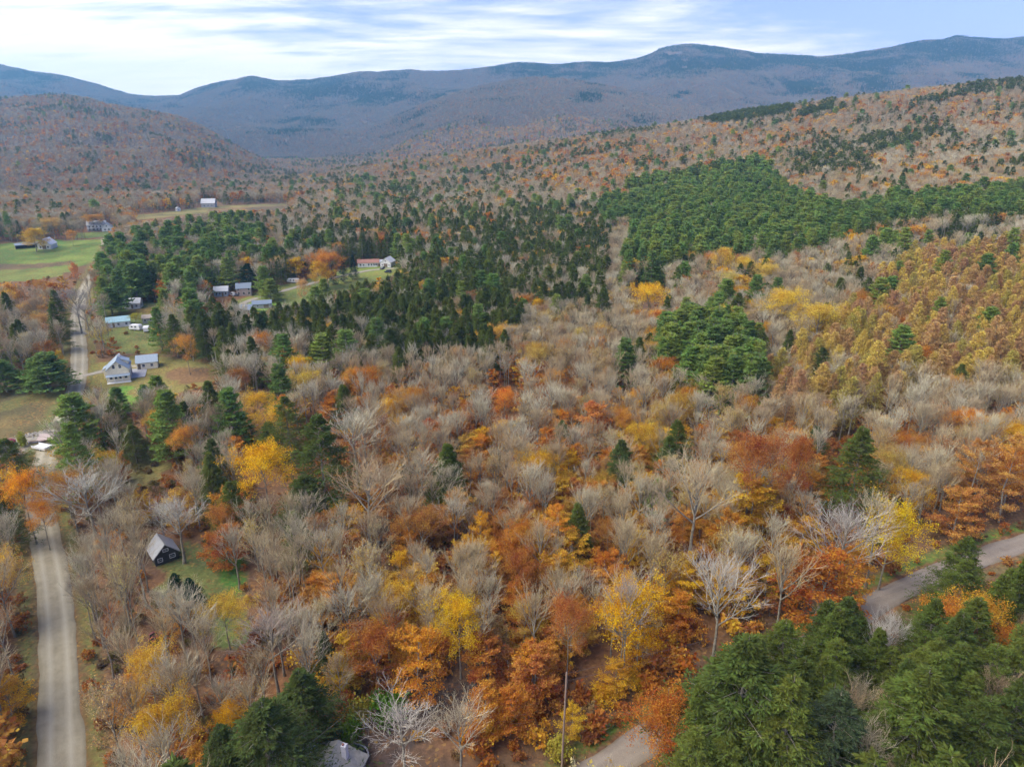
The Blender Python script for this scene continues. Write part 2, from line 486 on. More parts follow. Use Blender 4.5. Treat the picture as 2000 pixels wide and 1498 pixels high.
def put_leaves(g, seg, n, size, rg, jit=.25, up=.6):
    k = rg.integers(0, len(seg), n); t = rg.random(n)[:, None]
    m = seg.shape[1]
    f = t * (m - 1); i = np.minimum(f.astype(int), m - 2)[:, 0]; f = f - i[:, None]
    C = seg[k, i] * (1 - f) + seg[k, i + 1] * f + rg.normal(0, jit, (n, 3)) - np.array([0, 0, .05])
    N = unit(rg.normal(0, 1, (n, 3)) + np.array([0, 0, up]))
    A = unit(np.cross(N, rg.normal(0, 1, (n, 3)))); B = np.cross(N, A)
    s = (size * rg.uniform(.6, 1.25, n))[:, None]
    g.diamonds(C, A * s, B * s * .72)

def leafy_tree(seed, H=15., W=9., base=.35, limbs=16, c2=7, c3=4, n=5200, size=.2, rad=.16, vase=1.0, jit=.3, twigs=True):
    rg = np.random.default_rng(seed)
    tr, cr = Geo(), Geo()
    trunk, trad, limb, lr, L = skeleton(rg, H, W, base, limbs, rad, vase=vase)
    tr.tubes(trunk, trad, 6); tr.tubes(limb, lr, 4)
    p, D, s, _ = children(limb, c2, .25, 1.0, .75, rg)
    L2 = np.repeat(L, c2) * (.55 - .28 * s) * rg.uniform(.6, 1.2, len(p)) + .3
    b2 = curve(p, D, L2, rg.uniform(-.05, .15, len(p)), 3)
    if twigs: tr.tubes(b2, np.array([[.03, .02, .008]]) * np.ones((len(p), 1)), 3)
    p, D, s, _ = children(b2, c3, .2, 1.0, .7, rg)
    L3 = np.repeat(L2, c3) * rg.uniform(.25, .6, len(p)) + .2
    seg = np.stack([p, p + D * L3[:, None]], 1)
    keep = rg.random(len(seg)) < .85
    put_leaves(cr, seg[keep], n, size, rg, jit)
    return tr, cr, Geo()

def layered_tree(seed, H=9., W=6., tiers=26, c=8, n=3600, size=.17, base=.1):
    """beech-like: flat leafy sprays in shelves"""
    rg = np.random.default_rng(seed)
    tr, cr = Geo(), Geo()
    z = np.linspace(0, 1, 6)
    wob = np.cumsum(rg.normal(0, .03 * H / 2, (6, 2)), 0); wob[0] = 0
    trunk = np.concatenate([wob, (z * H * .95)[:, None]], 1)[None]
    tr.tubes(trunk, (.11 * (1 - z) + .02)[None], 5)
    f = base + (1 - base) * ((np.arange(tiers) + rg.random(tiers)) / tiers)
    fi = f * 5; i = np.minimum(fi.astype(int), 4); fr = (fi - i)[:, None]
    p0 = trunk[0, i] * (1 - fr) + trunk[0, i + 1] * fr
    ph = np.arange(tiers) * 2.4 + rg.normal(0, .4, tiers)
    el = .25 + .7 * f ** 2
    D = np.stack([np.cos(ph) * np.cos(el), np.sin(ph) * np.cos(el), np.sin(el)], 1)
    prof = np.sin(np.clip((f - base) / (1 - base) * .82 + .16, 0, 1) * math.pi) ** .7
    L = W / 2 * prof * rg.uniform(.7, 1.15, tiers) + .3
    limb = curve(p0, D, L, rg.uniform(-.15, .05, tiers), 4)
    tr.tubes(limb, np.array([[.03, .024, .016, .008]]) * np.ones((tiers, 1)), 3)
    p, D, s, _ = children(limb, c, .15, 1.0, .8, rg, flat=True)
    L2 = np.repeat(L, c) * (.6 - .35 * s) * rg.uniform(.6, 1.1, len(p)) + .15
    seg = np.stack([p, p + D * L2[:, None]], 1)
    seg = np.concatenate([seg, limb[:, 1:3], limb[:, 2:4]])
    put_leaves(cr, seg, n, size, rg, .12, 2.2)
    return tr, cr, Geo()

def hemlock(seed, H=20., W=9., nb=110, c2=12, c3=5, size=.36, base=.04, droop=-.12, power=.95, up=.10, wob=.2):
    rg = np.random.default_rng(seed)
    tr, cr = Geo(), Geo()
    z = np.linspace(0, 1, 6)
    trunk = np.stack([z * rg.normal(0, .3), z * rg.normal(0, .3), z * H * .985], 1)[None]
    tr.tubes(trunk, (.24 * (H / 20) * (1 - z) + .02)[None], 6)
    f = base + (.985 - base) * ((np.arange(nb) + rg.random(nb)) / nb) ** .9
    lob = 1 + wob * np.sin(rg.random() * 6 + f * 27) * rg.uniform(.4, 1, nb)
    prof = np.clip((1 - f), 0, 1) ** power * np.clip((f + .10) / .22, .5, 1)
    ph = np.arange(nb) * 2.4 + rg.normal(0, .5, nb)
    side_ = 1 + .14 * np.sin(ph * 2 + rg.random() * 6) + .1 * np.sin(ph * 3 + f * 9 + rg.random() * 6)
    L = W / 2 * 1.15 * prof * lob * side_ * rg.uniform(.7, 1.14, nb) + .22
    el = up + .55 * np.clip(f - .4, 0, 1) + rg.normal(0, .09, nb)
    D = np.stack([np.cos(ph) * np.cos(el), np.sin(ph) * np.cos(el), np.sin(el)], 1)
    p0 = np.stack([np.zeros(nb), np.zeros(nb), f * H * .97], 1) + trunk[0, -1] * np.array([1, 1, 0]) * f[:, None]
    limb = curve(p0, D, L, droop * rg.uniform(.3, 1.3, nb), 5)
    tr.tubes(limb, np.array([[.05, .04, .03, .02, .01]]) * (H / 20) * np.ones((nb, 1)), 3)
    p, D, s, T = children(limb, c2, .2, 1.0, .75, rg, flat=True)
    L2 = np.repeat(L, c2) * (.40 - .25 * s) * rg.uniform(.5, 1.2, len(p)) + .22
    D = unit(D + rg.normal(0, .18, D.shape))
    seg = curve(p, D, L2, -.12, 3)
    p, D, s, T = children(seg, c3, .1, 1.0, .6, rg, flat=True)
    n = len(p)
    d = unit(D * .8 + T * .7 + np.array([0, 0, .02]) + rg.normal(0, .26, (n, 3)))
    side = unit(np.cross(d, np.array([0, 0, 1.]) + rg.normal(0, .6, (n, 3))))
    s_ = (size * rg.uniform(.5, 1.3, n))[:, None]
    cr.diamonds(p + d * s_ * .8 + rg.normal(0, .07, (n, 3)), d * s_, side * s_ * .30)
    m = 16
    q = np.stack([np.zeros(m), np.zeros(m), np.linspace(.93, 1.0, m) * H * .985], 1) + trunk[0, -1] * np.array([1, 1, 0])
    d = unit(rg.normal(0, 1, (m, 3)) * np.array([1, 1, .3]) + np.array([0, 0, .9])); sd = unit(np.cross(d, rg.normal(0, 1, (m, 3))))
    cr.diamonds(q + d * size * .6, d * size * .9, sd * size * .3)
    return tr, cr, Geo()

def pine(seed, H=19., W=8., whorls=13, per=6, c2=9, tuft=7, size=.36, base=.14, power=.88):
    rg = np.random.default_rng(seed)
    tr, cr = Geo(), Geo()
    z = np.linspace(0, 1, 6)
    trunk = np.stack([z * rg.normal(0, .3), z * rg.normal(0, .3), z * H * .97], 1)[None]
    tr.tubes(trunk, (.24 * (1 - z) + .03)[None], 6)
    nb = whorls * per
    lev = np.repeat(np.arange(whorls), per)
    f = base + (.97 - base) * ((lev + .3 * rg.random(nb)) / whorls) ** .92
    lob = rg.uniform(.62, 1.12, nb) * np.repeat(rg.uniform(.78, 1.12, whorls), per)
    L = W / 2 * (1 - f) ** power * 1.35 * lob * np.clip((f - base + .25) / .35, .6, 1) + .3
    ph = np.tile(np.arange(per), whorls) * 2 * math.pi / per + lev * 1.9 + rg.normal(0, .22, nb)
    el = -.05 + .75 * np.clip(f - .3, 0, 1) + rg.normal(0, .08, nb)
    D = np.stack([np.cos(ph) * np.cos(el), np.sin(ph) * np.cos(el), np.sin(el)], 1)
    p0 = np.stack([np.zeros(nb), np.zeros(nb), f * H * .95], 1) + trunk[0, -1] * np.array([1, 1, 0]) * f[:, None]
    limb = curve(p0, D, L, .16, 4)
    tr.tubes(limb, np.array([[.05, .04, .028, .012]]) * np.ones((nb, 1)), 3)
    p, D, s, _ = children(limb, c2, .28, 1.0, .8, rg, flat=True)
    L2 = np.repeat(L, c2) * (.36 - .2 * s) * rg.uniform(.6, 1.2, len(p)) + .2
    tip = p + D * L2[:, None] + np.array([0, 0, .12]) * L2[:, None]
    mid = p + D * L2[:, None] * .5
    C = np.repeat(np.concatenate([tip, mid, limb[:, -1]]), tuft, 0)
    n = len(C)
    d = unit(rg.normal(0, 1, (n, 3)) * np.array([1, 1, .35]) + np.array([0, 0, .42]))
    sd = unit(np.cross(d, rg.normal(0, 1, (n, 3)) + np.array([0, 0, 1.])))
    s_ = (size * rg.uniform(.6, 1.2, n))[:, None]
    cr.diamonds(C + d * s_ * .7, d * s_, sd * s_ * .26)
    return tr, cr, Geo()

def larch(seed, H=16., W=5.4, nb=100, c2=11, c3=5, size=.2, base=.08):
    rg = np.random.default_rng(seed)
    tr, cr = Geo(), Geo()
    z = np.linspace(0, 1, 6)
    trunk = np.stack([z * rg.normal(0, .25), z * rg.normal(0, .25), z * H * .98], 1)[None]
    tr.tubes(trunk, (.17 * (1 - z) + .02)[None], 5)
    f = base + (.985 - base) * ((np.arange(nb) + rg.random(nb)) / nb)
    prof = np.clip(1 - f, 0, 1) ** .8 * np.clip((f + .05) / .3, .55, 1)
    L = W / 2 * 1.2 * prof * rg.uniform(.75, 1.12, nb) + .25
    ph = np.arange(nb) * 2.4 + rg.normal(0, .4, nb)
    el = .12 + .7 * np.clip(f - .3, 0, 1) + rg.normal(0, .08, nb)
    D = np.stack([np.cos(ph) * np.cos(el), np.sin(ph) * np.cos(el), np.sin(el)], 1)
    p0 = np.stack([np.zeros(nb), np.zeros(nb), f * H * .97], 1) + trunk[0, -1] * np.array([1, 1, 0]) * f[:, None]
    limb = curve(p0, D, L, .2, 4)
    tr.tubes(limb, np.array([[.03, .024, .016, .008]]) * np.ones((nb, 1)), 3)
    p, D, s, _ = children(limb, c2, .2, 1.0, .8, rg)
    L2 = np.repeat(L, c2) * .28 * rg.uniform(.6, 1.2, len(p)) + .15
    seg = np.stack([p, p + D * L2[:, None]], 1)
    p, D, s, _ = children(seg, c3, .05, 1.0, .9, rg)
    n = len(p)
    d = unit(D + np.array([0, 0, .35]) + rg.normal(0, .2, (n, 3)))
    sd = unit(np.cross(d, rg.normal(0, 1, (n, 3))))
    s_ = (size * rg.uniform(.6, 1.2, n))[:, None]
    cr.diamonds(p + d * s_ * .6, d * s_, sd * s_ * .3)
    return tr, cr, Geo()

def bush(seed, H=2.2, W=2.4, n=900, size=.13, stems=7, cluster=26):
    rg = np.random.default_rng(seed)
    tr, cr = Geo(), Geo()
    ph = rg.random(stems) * 6.28; an = rg.uniform(.1, .75, stems)
    D = np.stack([np.cos(ph) * np.sin(an), np.sin(ph) * np.sin(an), np.cos(an)], 1)
    limb = curve(np.zeros((stems, 3)), D, H * rg.uniform(.6, .95, stems), .05, 4)
    tr.tubes(limb, np.array([[.04, .03, .02, .008]]) * np.ones((stems, 1)), 3)
    th = rg.random(cluster) * 6.28; rr = rg.random(cluster) ** .5 * W / 2 * .85
    zz = H * (.25 + .62 * rg.random(cluster) * np.sqrt(np.clip(1 - (rr / (W / 2)) ** 2, 0, 1)))
    C = np.stack([np.cos(th) * rr, np.sin(th) * rr, zz], 1)
    k = rg.integers(0, cluster, n)
    P = C[k] + rg.normal(0, .16 * W, (n, 3)) * np.array([.75, .75, .55])
    P[:, 2] = np.abs(P[:, 2])
    N = unit(rg.normal(0, 1, (n, 3)) + np.array([0, 0, .8]))
    A = unit(np.cross(N, rg.normal(0, 1, (n, 3)))); B = np.cross(N, A)
    s = (size * rg.uniform(.6, 1.25, n))[:, None]
    cr.diamonds(P, A * s, B * s * .7)
    return tr, cr, Geo()

# ------------------------------------------------------------------ tree prototypes
PRINT = []
PROTO = {}                # kind -> list of dict(H, W, trunk, crown, leaf, joined)
PCOL = {}
def make_proto(kind, lod, geos, H, W, mats, want_split, want_join):
    tr, cr, lf = geos; H0, W0 = H, W
    V = np.concatenate([g.arrays()[0] for g in (cr, lf) if g.n])
    if kind not in ('shrub',):          # true height and spread of what was grown
        H = float(np.percentile(V[:, 2], 99.3))
        W = float(np.mean([np.percentile(V[:, a], 97.5) - np.percentile(V[:, a], 2.5) for a in (0, 1)]))
    d = dict(H=H, W=W)
    PRINT.append((kind, lod, round(H0, 1), round(W0, 1), round(H, 1), round(W, 1)))
    parts = [(tr, M_BARK)] + [(cr, mats[0])] + ([(lf, M_LEAF)] if lf.n else [])
    if want_split:
        V, P = tr.arrays(); d['trunk'] = mesh_np(kind + '_trunk', V, P, [M_BARK], smooth=True)
        V, P = cr.arrays(); d['crown'] = mesh_np(kind + '_crown', V, P, [mats[0]])
        if lf.n:
            V, P = lf.arrays(); d['leaves'] = mesh_np(kind + '_leaves', V, P, [M_LEAF])
    if want_join:
        Vs, F4, F3, m4, m3, n = [], [], [], [], [], 0
        for mi, (g, m) in enumerate(parts):
            V, P = g.arrays()
            for p in P:
                (F4 if p.shape[1] == 4 else F3).append(p + n)
                (m4 if p.shape[1] == 4 else m3).append(np.full(len(p), mi))
            Vs.append(V); n += len(V)
        polys, mi = [], []
        if F4: polys.append(np.concatenate(F4)); mi += m4
        if F3: polys.append(np.concatenate(F3)); mi += m3
        me = mesh_np('%s_%s' % (kind, lod), np.concatenate(Vs), polys, [m for _, m in parts], np.concatenate(mi))
        col = PCOL.setdefault(kind, bpy.data.collections.new('stock_' + kind))
        o = bpy.data.objects.new('%s_%s_%02d' % (kind, {'mid': 'a', 'far': 'b'}.get(lod, 'a'), len(col.objects)), me)
        col.objects.link(o)
    PROTO.setdefault((kind, lod), []).append(d)

for s in range(6):      # bare hardwoods
    H, W = [(17, 7.6), (18, 6.6), (15, 7.4), (19, 7.0), (15, 6.2), (16.5, 8.6)][s]
    base, vase = [(.52, .64), (.58, .54), (.48, .68), (.62, .58), (.46, .56), (.50, .76)][s]
    make_proto('bare', 'hi', bare_tree(100 + s, H, W, base, [13, 11, 13, 11, 13, 14][s], 8, 6, 2, vase=vase, tw=1.05), H, W, [M_TWIG], True, False)
    make_proto('bare', 'mid', bare_tree(100 + s, H, W, base, 12, 6, 4, 1, vase=vase, tw=1.9), H, W, [M_TWIG], False, True)
for s in range(4):
    make_proto('bare', 'far', bare_tree(140 + s, 16, 7.4, .36, 9, 5, 4, 0, tw=3.8, vase=.62), 16, 7.4, [M_TWIG], False, True)
for s in range(3):      # bare hardwoods keeping some leaves
    H, W = [(16, 7.6), (14, 7), (18, 8)][s]
    make_proto('tan', 'hi', bare_tree(200 + s, H, W, .32, 16, 8, 6, 2, leaf=1500, leafsize=.17), H, W, [M_TWIG], True, False)
    make_proto('tan', 'mid', bare_tree(200 + s, H, W, .32, 13, 6, 4, 1, tw=2.0, leaf=620, leafsize=.30), H, W, [M_TWIG], False, True)
    make_proto('tan', 'far', bare_tree(200 + s, H, W, .32, 9, 5, 3, 0, tw=4.2, leaf=170, leafsize=.6), H, W, [M_TWIG], False, True)
for s in range(6):      # leafy hardwoods, round crowns
    H, W = [(15, 9), (17, 9), (13, 8), (18, 10), (14, 7), (17, 9)][s]
    base = [.34, .42, .28, .45, .2, .58][s]
    make_proto('leafy', 'hi', leafy_tree(300 + s, H, W, base, n=15000, size=.112, jit=.42), H, W, [M_LEAF], True, False)
    make_proto('leafy', 'mid', leafy_tree(300 + s, H, W, base, 12, 6, 3, n=2000, size=.38, twigs=False, jit=.45), H, W, [M_LEAF], False, True)
for s in range(3):
    make_proto('leafy', 'far', leafy_tree(330 + s, 14, 8.5, .25, 9, 4, 2, n=260, size=.85, twigs=False, jit=.5), 14, 8.5, [M_LEAF], False, True)
for s in range(4):      # understorey beech and maple
    H, W = [(9, 6.5), (11, 7), (7, 5.5), (12, 6)][s]
    make_proto('beech', 'hi', layered_tree(400 + s, H, W, n=8500, size=.092), H, W, [M_LEAF], True, False)
    make_proto('beech', 'mid', layered_tree(400 + s, H, W, 16, 5, n=900, size=.33), H, W, [M_LEAF], False, True)
for s in range(5):      # hemlock and spruce
    H, W, pw, b = [(20, 14, .95, .04), (19, 11, 1.05, .05), (21, 16, .85, .05), (17, 9.5, 1.0, .03), (20, 12.5, .95, .08)][s]
    make_proto('hemlock', 'hi', hemlock(500 + s, H, W, 165, 17, 9, .21, b, power=pw), H, W, [M_NEEDLE], True, False)
    make_proto('hemlock', 'mid', hemlock(500 + s, H, W, 66, 9, 4, .52, b, power=pw), H, W, [M_NEEDLE], False, True)
for s in range(3):
    make_proto('hemlock', 'far', hemlock(540 + s, 18, 7.0, 30, 4, 3, 1.1, .04, power=1.05), 18, 7.0, [M_NEEDLE], False, True)
for s in range(4):      # white pine
    H, W = [(20, 9), (18, 8), (22, 9), (16, 8)][s]
    make_proto('pine', 'hi', pine(600 + s, H, W, 14, 6, 9, 7, .38), H, W, [M_NEEDLE], True, False)
    make_proto('pine', 'mid', pine(600 + s, H, W, 12, 5, 6, 4, .66), H, W, [M_NEEDLE], False, True)
for s in range(3):
    make_proto('pine', 'far', pine(640 + s, 18, 8, 9, 5, 3, 2, 1.2), 18, 8, [M_NEEDLE], False, True)
for s in range(3):      # larch
    H, W = [(16, 5.6), (17, 5), (14, 5.4)][s]
    make_proto('larch', 'hi', larch(700 + s, H, W), H, W, [M_NEEDLE], True, False)
    make_proto('larch', 'mid', larch(700 + s, H, W, 56, 7, 3, .40), H, W, [M_NEEDLE], False, True)
for s in range(4):      # shrubs and saplings
    H, W = [(2.4, 2.6), (3.2, 2.4), (1.6, 2.2), (4.5, 3)][s]
    make_proto('shrub', 'hi', bush(800 + s, H, W, 1500, .12), H, W, [M_LEAF], True, False)
    make_proto('shrub', 'mid', bush(800 + s, H, W, 260, .24, 4, 14), H, W, [M_LEAF], False, True)
# ------------------------------------------------------------------ ground cover map
CLEAR = [   # (polygon of ground in the view's pixels, ground colour, tree density left)
    ([(-60, 482), (60, 472), (150, 470), (200, 468), (204, 485), (190, 510), (140, 524), (-60, 527)], (.135, .205, .045), 0.0),
    ([(-60, 527), (140, 524), (120, 540), (60, 548), (-60, 556)], (.15, .19, .05), 0.03),
    ([(-60, 518), (60, 516), (140, 510), (150, 516), (60, 526), (-60, 530)], (.13, .10, .055), 0.0),
    ([(140, 455), (230, 452), (240, 462), (150, 466)], (.13, .19, .05), 0.0),
    ([(60, 470), (120, 468), (125, 484), (50, 486)], (.10, .20, .04), 0.0),
    ([(240, 424), (420, 402), (560, 398), (560, 410), (430, 414), (250, 432)], (.19, .18, .07), 0.05),
    ([(405, 408), (600, 400), (600, 412), (410, 420)], (.17, .125, .065), 0.05),
    ([(555, 345), (640, 342), (650, 350), (560, 356)], (.2, .2, .09), 0.0),
    ([(440, 596), (500, 572), (560, 556), (620, 542), (690, 520), (780, 514), (800, 530), (740, 548), (680, 568), (600, 590), (520, 612), (450, 622)], (.155, .195, .05), 0.0),
    ([(470, 592), (540, 590), (560, 600), (500, 612)], (.12, .26, .035), 0.0),
    ([(690, 522), (765, 518), (760, 530), (690, 534)], (.15, .22, .05), 0.0),
    ([(185, 596), (250, 590), (330, 588), (345, 612), (335, 660), (300, 690), (235, 690), (185, 668)], (.135, .165, .05), 0.3),
    ([(240, 604), (330, 596), (330, 610), (250, 614)], (.20, .15, .05), 0.0),
    ([(172, 715), (260, 694), (330, 700), (450, 716), (462, 738), (400, 752), (330, 778), (300, 800), (232, 806), (178, 782)], (.165, .155, .05), 0.0),
    ([(205, 760), (262, 752), (262, 800), (215, 806)], (.10, .22, .035), 0.0),
    ([(335, 722), (430, 716), (430, 742), (345, 752)], (.15, .095, .05), 0.0),
    ([(-60, 760), (60, 742), (132, 738), (124, 800), (112, 840), (60, 850), (-60, 880)], (.16, .13, .055), 0.04),
    ([(-60, 800), (132, 752), (130, 768), (-60, 822)], (.20, .185, .06), 0.0),
    ([(-60, 868), (110, 842), (112, 872), (60, 884), (-60, 900)], (.26, .235, .19), 0.0),
    ([(290, 1092), (350, 1062), (420, 1082), (470, 1140), (462, 1172), (400, 1196), (320, 1180)], (.145, .165, .05), 0.0),
    ([(405, 1096), (440, 1110), (470, 1150), (430, 1172), (405, 1130)], (.10, .20, .035), 0.0),
    ([(232, 892), (320, 880), (340, 930), (260, 962)], (.185, .17, .06), 0.15),
    ([(395, 1195), (480, 1190), (495, 1260), (400, 1270)], (.13, .17, .05), 0.1),
    ([(590, 1440), (740, 1385), (800, 1340), (920, 1330), (930, 1400), (800, 1440), (720, 1560), (560, 1600)], (.13, .085, .06), 0.0),
    ([(1820, 482), (1880, 476), (1960, 470), (1960, 480), (1880, 492), (1820, 498)], (.15, .14, .07), 0.2),
]
rows = [np.linspace(-300, 40, 14)]
y = 46.0; ys = []
while y < 8600:
    ys.append(y); y += max(1.25, .0082 * y)
rows = np.concatenate([rows[0], ys])
NC = 341
sgrid = np.linspace(-1, 1, NC)
HW = .86 * np.maximum(rows, 0) + 80
GX = sgrid[None, :] * HW[:, None]; GY = np.repeat(rows[:, None], NC, 1)
GZ = hgt(GX.ravel(), GY.ravel()).reshape(GX.shape)
dg, sg = path_dist(GX.ravel(), GY.ravel(), GRAVEL[::3]); dp, sp_ = path_dist(GX.ravel(), GY.ravel(), PAVED[::3])
near_g = (dg.reshape(GX.shape) < 8); near_p = (dp.reshape(GX.shape) < 10)
fx, fy = GX.ravel(), GY.ravel(); fz = GZ.ravel()
n1, n2, n3 = fbm(fx / 14, fy / 14, 5, 4), fbm(fx / 45, fy / 45, 6, 3), fbm(fx / 5, fy / 5, 7, 2)
colr = np.empty((len(fx), 3)); colr[:] = (.125, .082, .054)
litter2 = np.array([.21, .108, .05])
w = np.clip(.5 + 1.2 * n1 + .6 * n2, 0, 1)[:, None]; colr = colr * (1 - w) + litter2 * w
_px, _py, _ = project(fx, np.maximum(fy, 20), fz + 3)
stand = inpoly(_px, _py, [(560, 860), (1000, 760), (1480, 800), (1740, 920), (1760, 1200), (1480, 1300), (1050, 1480), (700, 1498), (350, 1498), (560, 1100)]) & (fy > 60)
m_ = (stand * np.clip(.55 + n1, 0, 1))[:, None]; colr = colr * (1 - m_) + np.array([.26, .125, .05]) * m_
farw = np.clip((fy - 700) / 900, 0, 1)[:, None]
colr = colr * (1 - farw) + np.array([.14, .115, .095]) * farw
jx, jy = fx + 2.2 * n3 + 3 * n1, fy + 2.2 * n1 + 3 * n3
ppx, ppy, _ = project(jx, np.maximum(jy, 20), fz)
for poly, c, dens in CLEAR:
    k = inpoly(ppx, ppy, poly) & (fy > 60) & (fy < 1500)
    v = np.clip(.5 + n1 * 1.4 + n2 * .8, 0, 1)[k, None]
    colr[k] = np.array(c) * (.78 + .44 * v) + np.array([.035, .01, -.005]) * (v - .5)
def verge(mask, c, amt):
    global colr
    m = (mask * amt)[:, None]; colr = colr * (1 - m) + np.array(c) * m
verge(np.clip(1 - np.abs(dg - 4.6) / 2.2, 0, 1), (.15, .17, .045), .85)
verge(((dp > 3.3) & (dp < 6.0) & (sp_ > 0)) * np.clip(.75 + n1, 0, 1), (.10, .19, .03), .9)
verge(((dp > 5.0) & (dp < 14) & (sp_ > 0)) * 1.0 * np.clip(1 - np.abs(dp - 8) / 6, 0, 1), (.125, .085, .048), .75)
verge(((dp > 3.2) & (dp < 5.5) & (sp_ < 0)) * np.clip(.6 + n1, 0, 1), (.13, .14, .05), .8)
for P, wd, _n in TRACKS:
    dd, _ = path_dist(fx, fy, P[::3]); verge(np.clip(1 - (dd - wd / 2) / 1.5, 0, 1), (.19, .17, .11), .5)

t = NT('woodland_floor')
gc = t.attr('cover')
p = t.pos()
vor = t.n.new('ShaderNodeTexVoronoi'); vor.inputs['Scale'].default_value = 2.2; t.l.new(p, vor.inputs['Vector'])
sepc = t.n.new('ShaderNodeSeparateColor'); t.l.new(vor.outputs['Color'], sepc.inputs[0])
leafc = t.ramp(sepc.outputs[0], [(0, (.07, .045, .03)), (.3, (.15, .08, .04)), (.6, (.24, .115, .045)), (.85, (.33, .17, .05)), (1, (.42, .27, .07))])
sp2 = t.noise(.11, 4, .6, p); sp3 = t.noise(1.1, 4, .65, p)
fac = t.math('MULTIPLY', t.rng(sp2, .38, .62, .1, .75), t.rng(sepc.outputs[1], .55, .75, 0, 1))
col = t.mix(fac, gc, leafc)
col = t.scale_col(col, t.rng(sp3, .25, .75, .62, 1.4))
GROUND_MAT = t.principled(col, .95, .1, t.bump(sp3, .55, .35))
nr = len(rows)
idx = np.arange(nr * NC).reshape(nr, NC)
quads = np.stack([idx[:-1, :-1], idx[:-1, 1:], idx[1:, 1:], idx[1:, :-1]], -1).reshape(-1, 4)
me = mesh_np('ground', np.stack([fx, fy, fz], 1), [quads], [GROUND_MAT], smooth=True)
ca = me.color_attributes.new('cover', 'FLOAT_COLOR', 'POINT')
ca.data.foreach_set('color', np.concatenate([colr, np.ones((len(colr), 1))], 1).astype(np.float32).ravel())
tag(obj('ground', me), 'wooded valley floor rising into hills and far mountains', 'ground', kind='structure')

# ------------------------------------------------------------------ roads
def ribbon(name, P, width, mat, label, crown=.10, edge=.6):
    P = np.array(P); d = np.gradient(P, axis=0); d = unit(d); nrm = np.stack([d[:, 1], -d[:, 0]], 1)
    off = np.array([-.5, -.44, -.25, 0, .25, .44, .5]) * width
    V = []
    for k, o_ in enumerate(off):
        wob = o_ + (np.sign(o_) * edge * fbm(P[:, 0] / 5, P[:, 1] / 5, 40 + k, 2) if abs(o_) > .4 * width else 0)
        q = P + nrm * np.asarray(wob).reshape(-1, 1)
        z = hgt(q[:, 0], q[:, 1]) + (crown + .06 * (1 - abs(o_) / width * 2) if abs(o_) < .47 * width else -.05)
        V.append(np.concatenate([q, z[:, None]], 1))
    V = np.stack(V, 1); n, m, _ = V.shape
    idx = np.arange(n * m).reshape(n, m)
    F = np.stack([idx[:-1, :-1], idx[:-1, 1:], idx[1:, 1:], idx[1:, :-1]], -1).reshape(-1, 4)
    me = mesh_np(name, V.reshape(-1, 3), [F], [mat], smooth=True)
    uv = me.attributes.new('across', 'FLOAT', 'POINT')
    uv.data.foreach_set('value', np.tile(off / width, n).astype(np.float32))
    return tag(obj(name, me), label, 'road', kind='structure')
def resample(P, step):
    P = np.array(P); s = np.concatenate([[0], np.cumsum(np.hypot(*np.diff(P, axis=0).T))])
    q = np.arange(0, s[-1], step)
    return np.stack([np.interp(q, s, P[:, 0]), np.interp(q, s, P[:, 1])], 1)
def road_material(name, c1, c2, track, streak):
    t = NT(name); p = t.pos(); a = t.attr('across', out='Fac')
    n = t.noise(.5, 5, .6, p); n2 = t.noise(9, 3, .6, p)
    col = t.mix(t.rng(n, .3, .7, 0, 1), c1, c2)
    ab = t.math('ABSOLUTE', a)
    wheel = t.rng(t.math('ABSOLUTE', t.math('SUBTRACT', ab, .2)), 0, .12, 1, 0)
    col = t.mix(t.math('MULTIPLY', wheel, track), col, streak)
    col = t.scale_col(col, t.rng(n2, .3, .7, .85, 1.15))
    col = t.mix(t.rng(ab, .4, .5, 0, .7), col, (.17, .14, .08))
    return t.principled(col, .92, .2, t.bump(n2, .3, .03))
M_GRAVEL = road_material('packed_gravel', (.26, .225, .145), (.35, .31, .21), .85, (.42, .38, .275))
M_ASPHALT = road_material('worn_asphalt', (.21, .175, .135), (.27, .225, .175), .5, (.29, .25, .20))
M_TRACK = road_material('dirt_track', (.27, .24, .18), (.33, .30, .23), .5, (.36, .33, .27))
ribbon('gravel_road', resample(GRAVEL, 1.5), 6.3, M_GRAVEL, 'pale tan gravel road running up the valley past the farmhouse')
ribbon('paved_road', resample(PAVED, 1.5), 5.6, M_ASPHALT, 'worn grey brown road behind the dark hemlocks')
for P, wd, nm in TRACKS:
    ribbon(nm, resample(P, 1.5), wd, M_TRACK, {'farm_track': 'dirt track branching off the gravel road by a stone heap'}.get(nm, 'narrow grey drive leading up to a house'))

# ------------------------------------------------------------------ colours of the trees
YEL = [(.70, .40, .03), (.66, .36, .04), (.60, .37, .07), (.72, .44, .05)]
ORG = [(.64, .27, .04), (.62, .30, .05), (.66, .32, .06), (.58, .22, .035)]
RUS = [(.46, .17, .04), (.48, .20, .05), (.40, .17, .055), (.50, .24, .06)]
TAN = [(.50, .36, .13), (.46, .30, .12), (.54, .38, .10), (.44, .34, .16)]
TWG = [(.42, .36, .235), (.41, .325, .19), (.45, .40, .27), (.38, .285, .165), (.41, .33, .20), (.49, .445, .31)]
HEM = [(.108, .140, .028), (.124, .155, .030), (.090, .120, .028), (.140, .168, .033)]
PIN = [(.17, .265, .060), (.215, .295, .064), (.15, .225, .058), (.25, .305, .060)]
LAR = [(.56, .39, .11), (.40, .25, .10), (.54, .34, .14), (.44, .36, .09), (.46, .27, .13), (.62, .46, .11)]
GRN = [(.13, .23, .02), (.10, .20, .02)]
PAL = dict(Y=YEL, O=ORG, R=RUS, T=TAN, W=TWG, H=HEM, P=PIN, L=LAR, G=GRN)

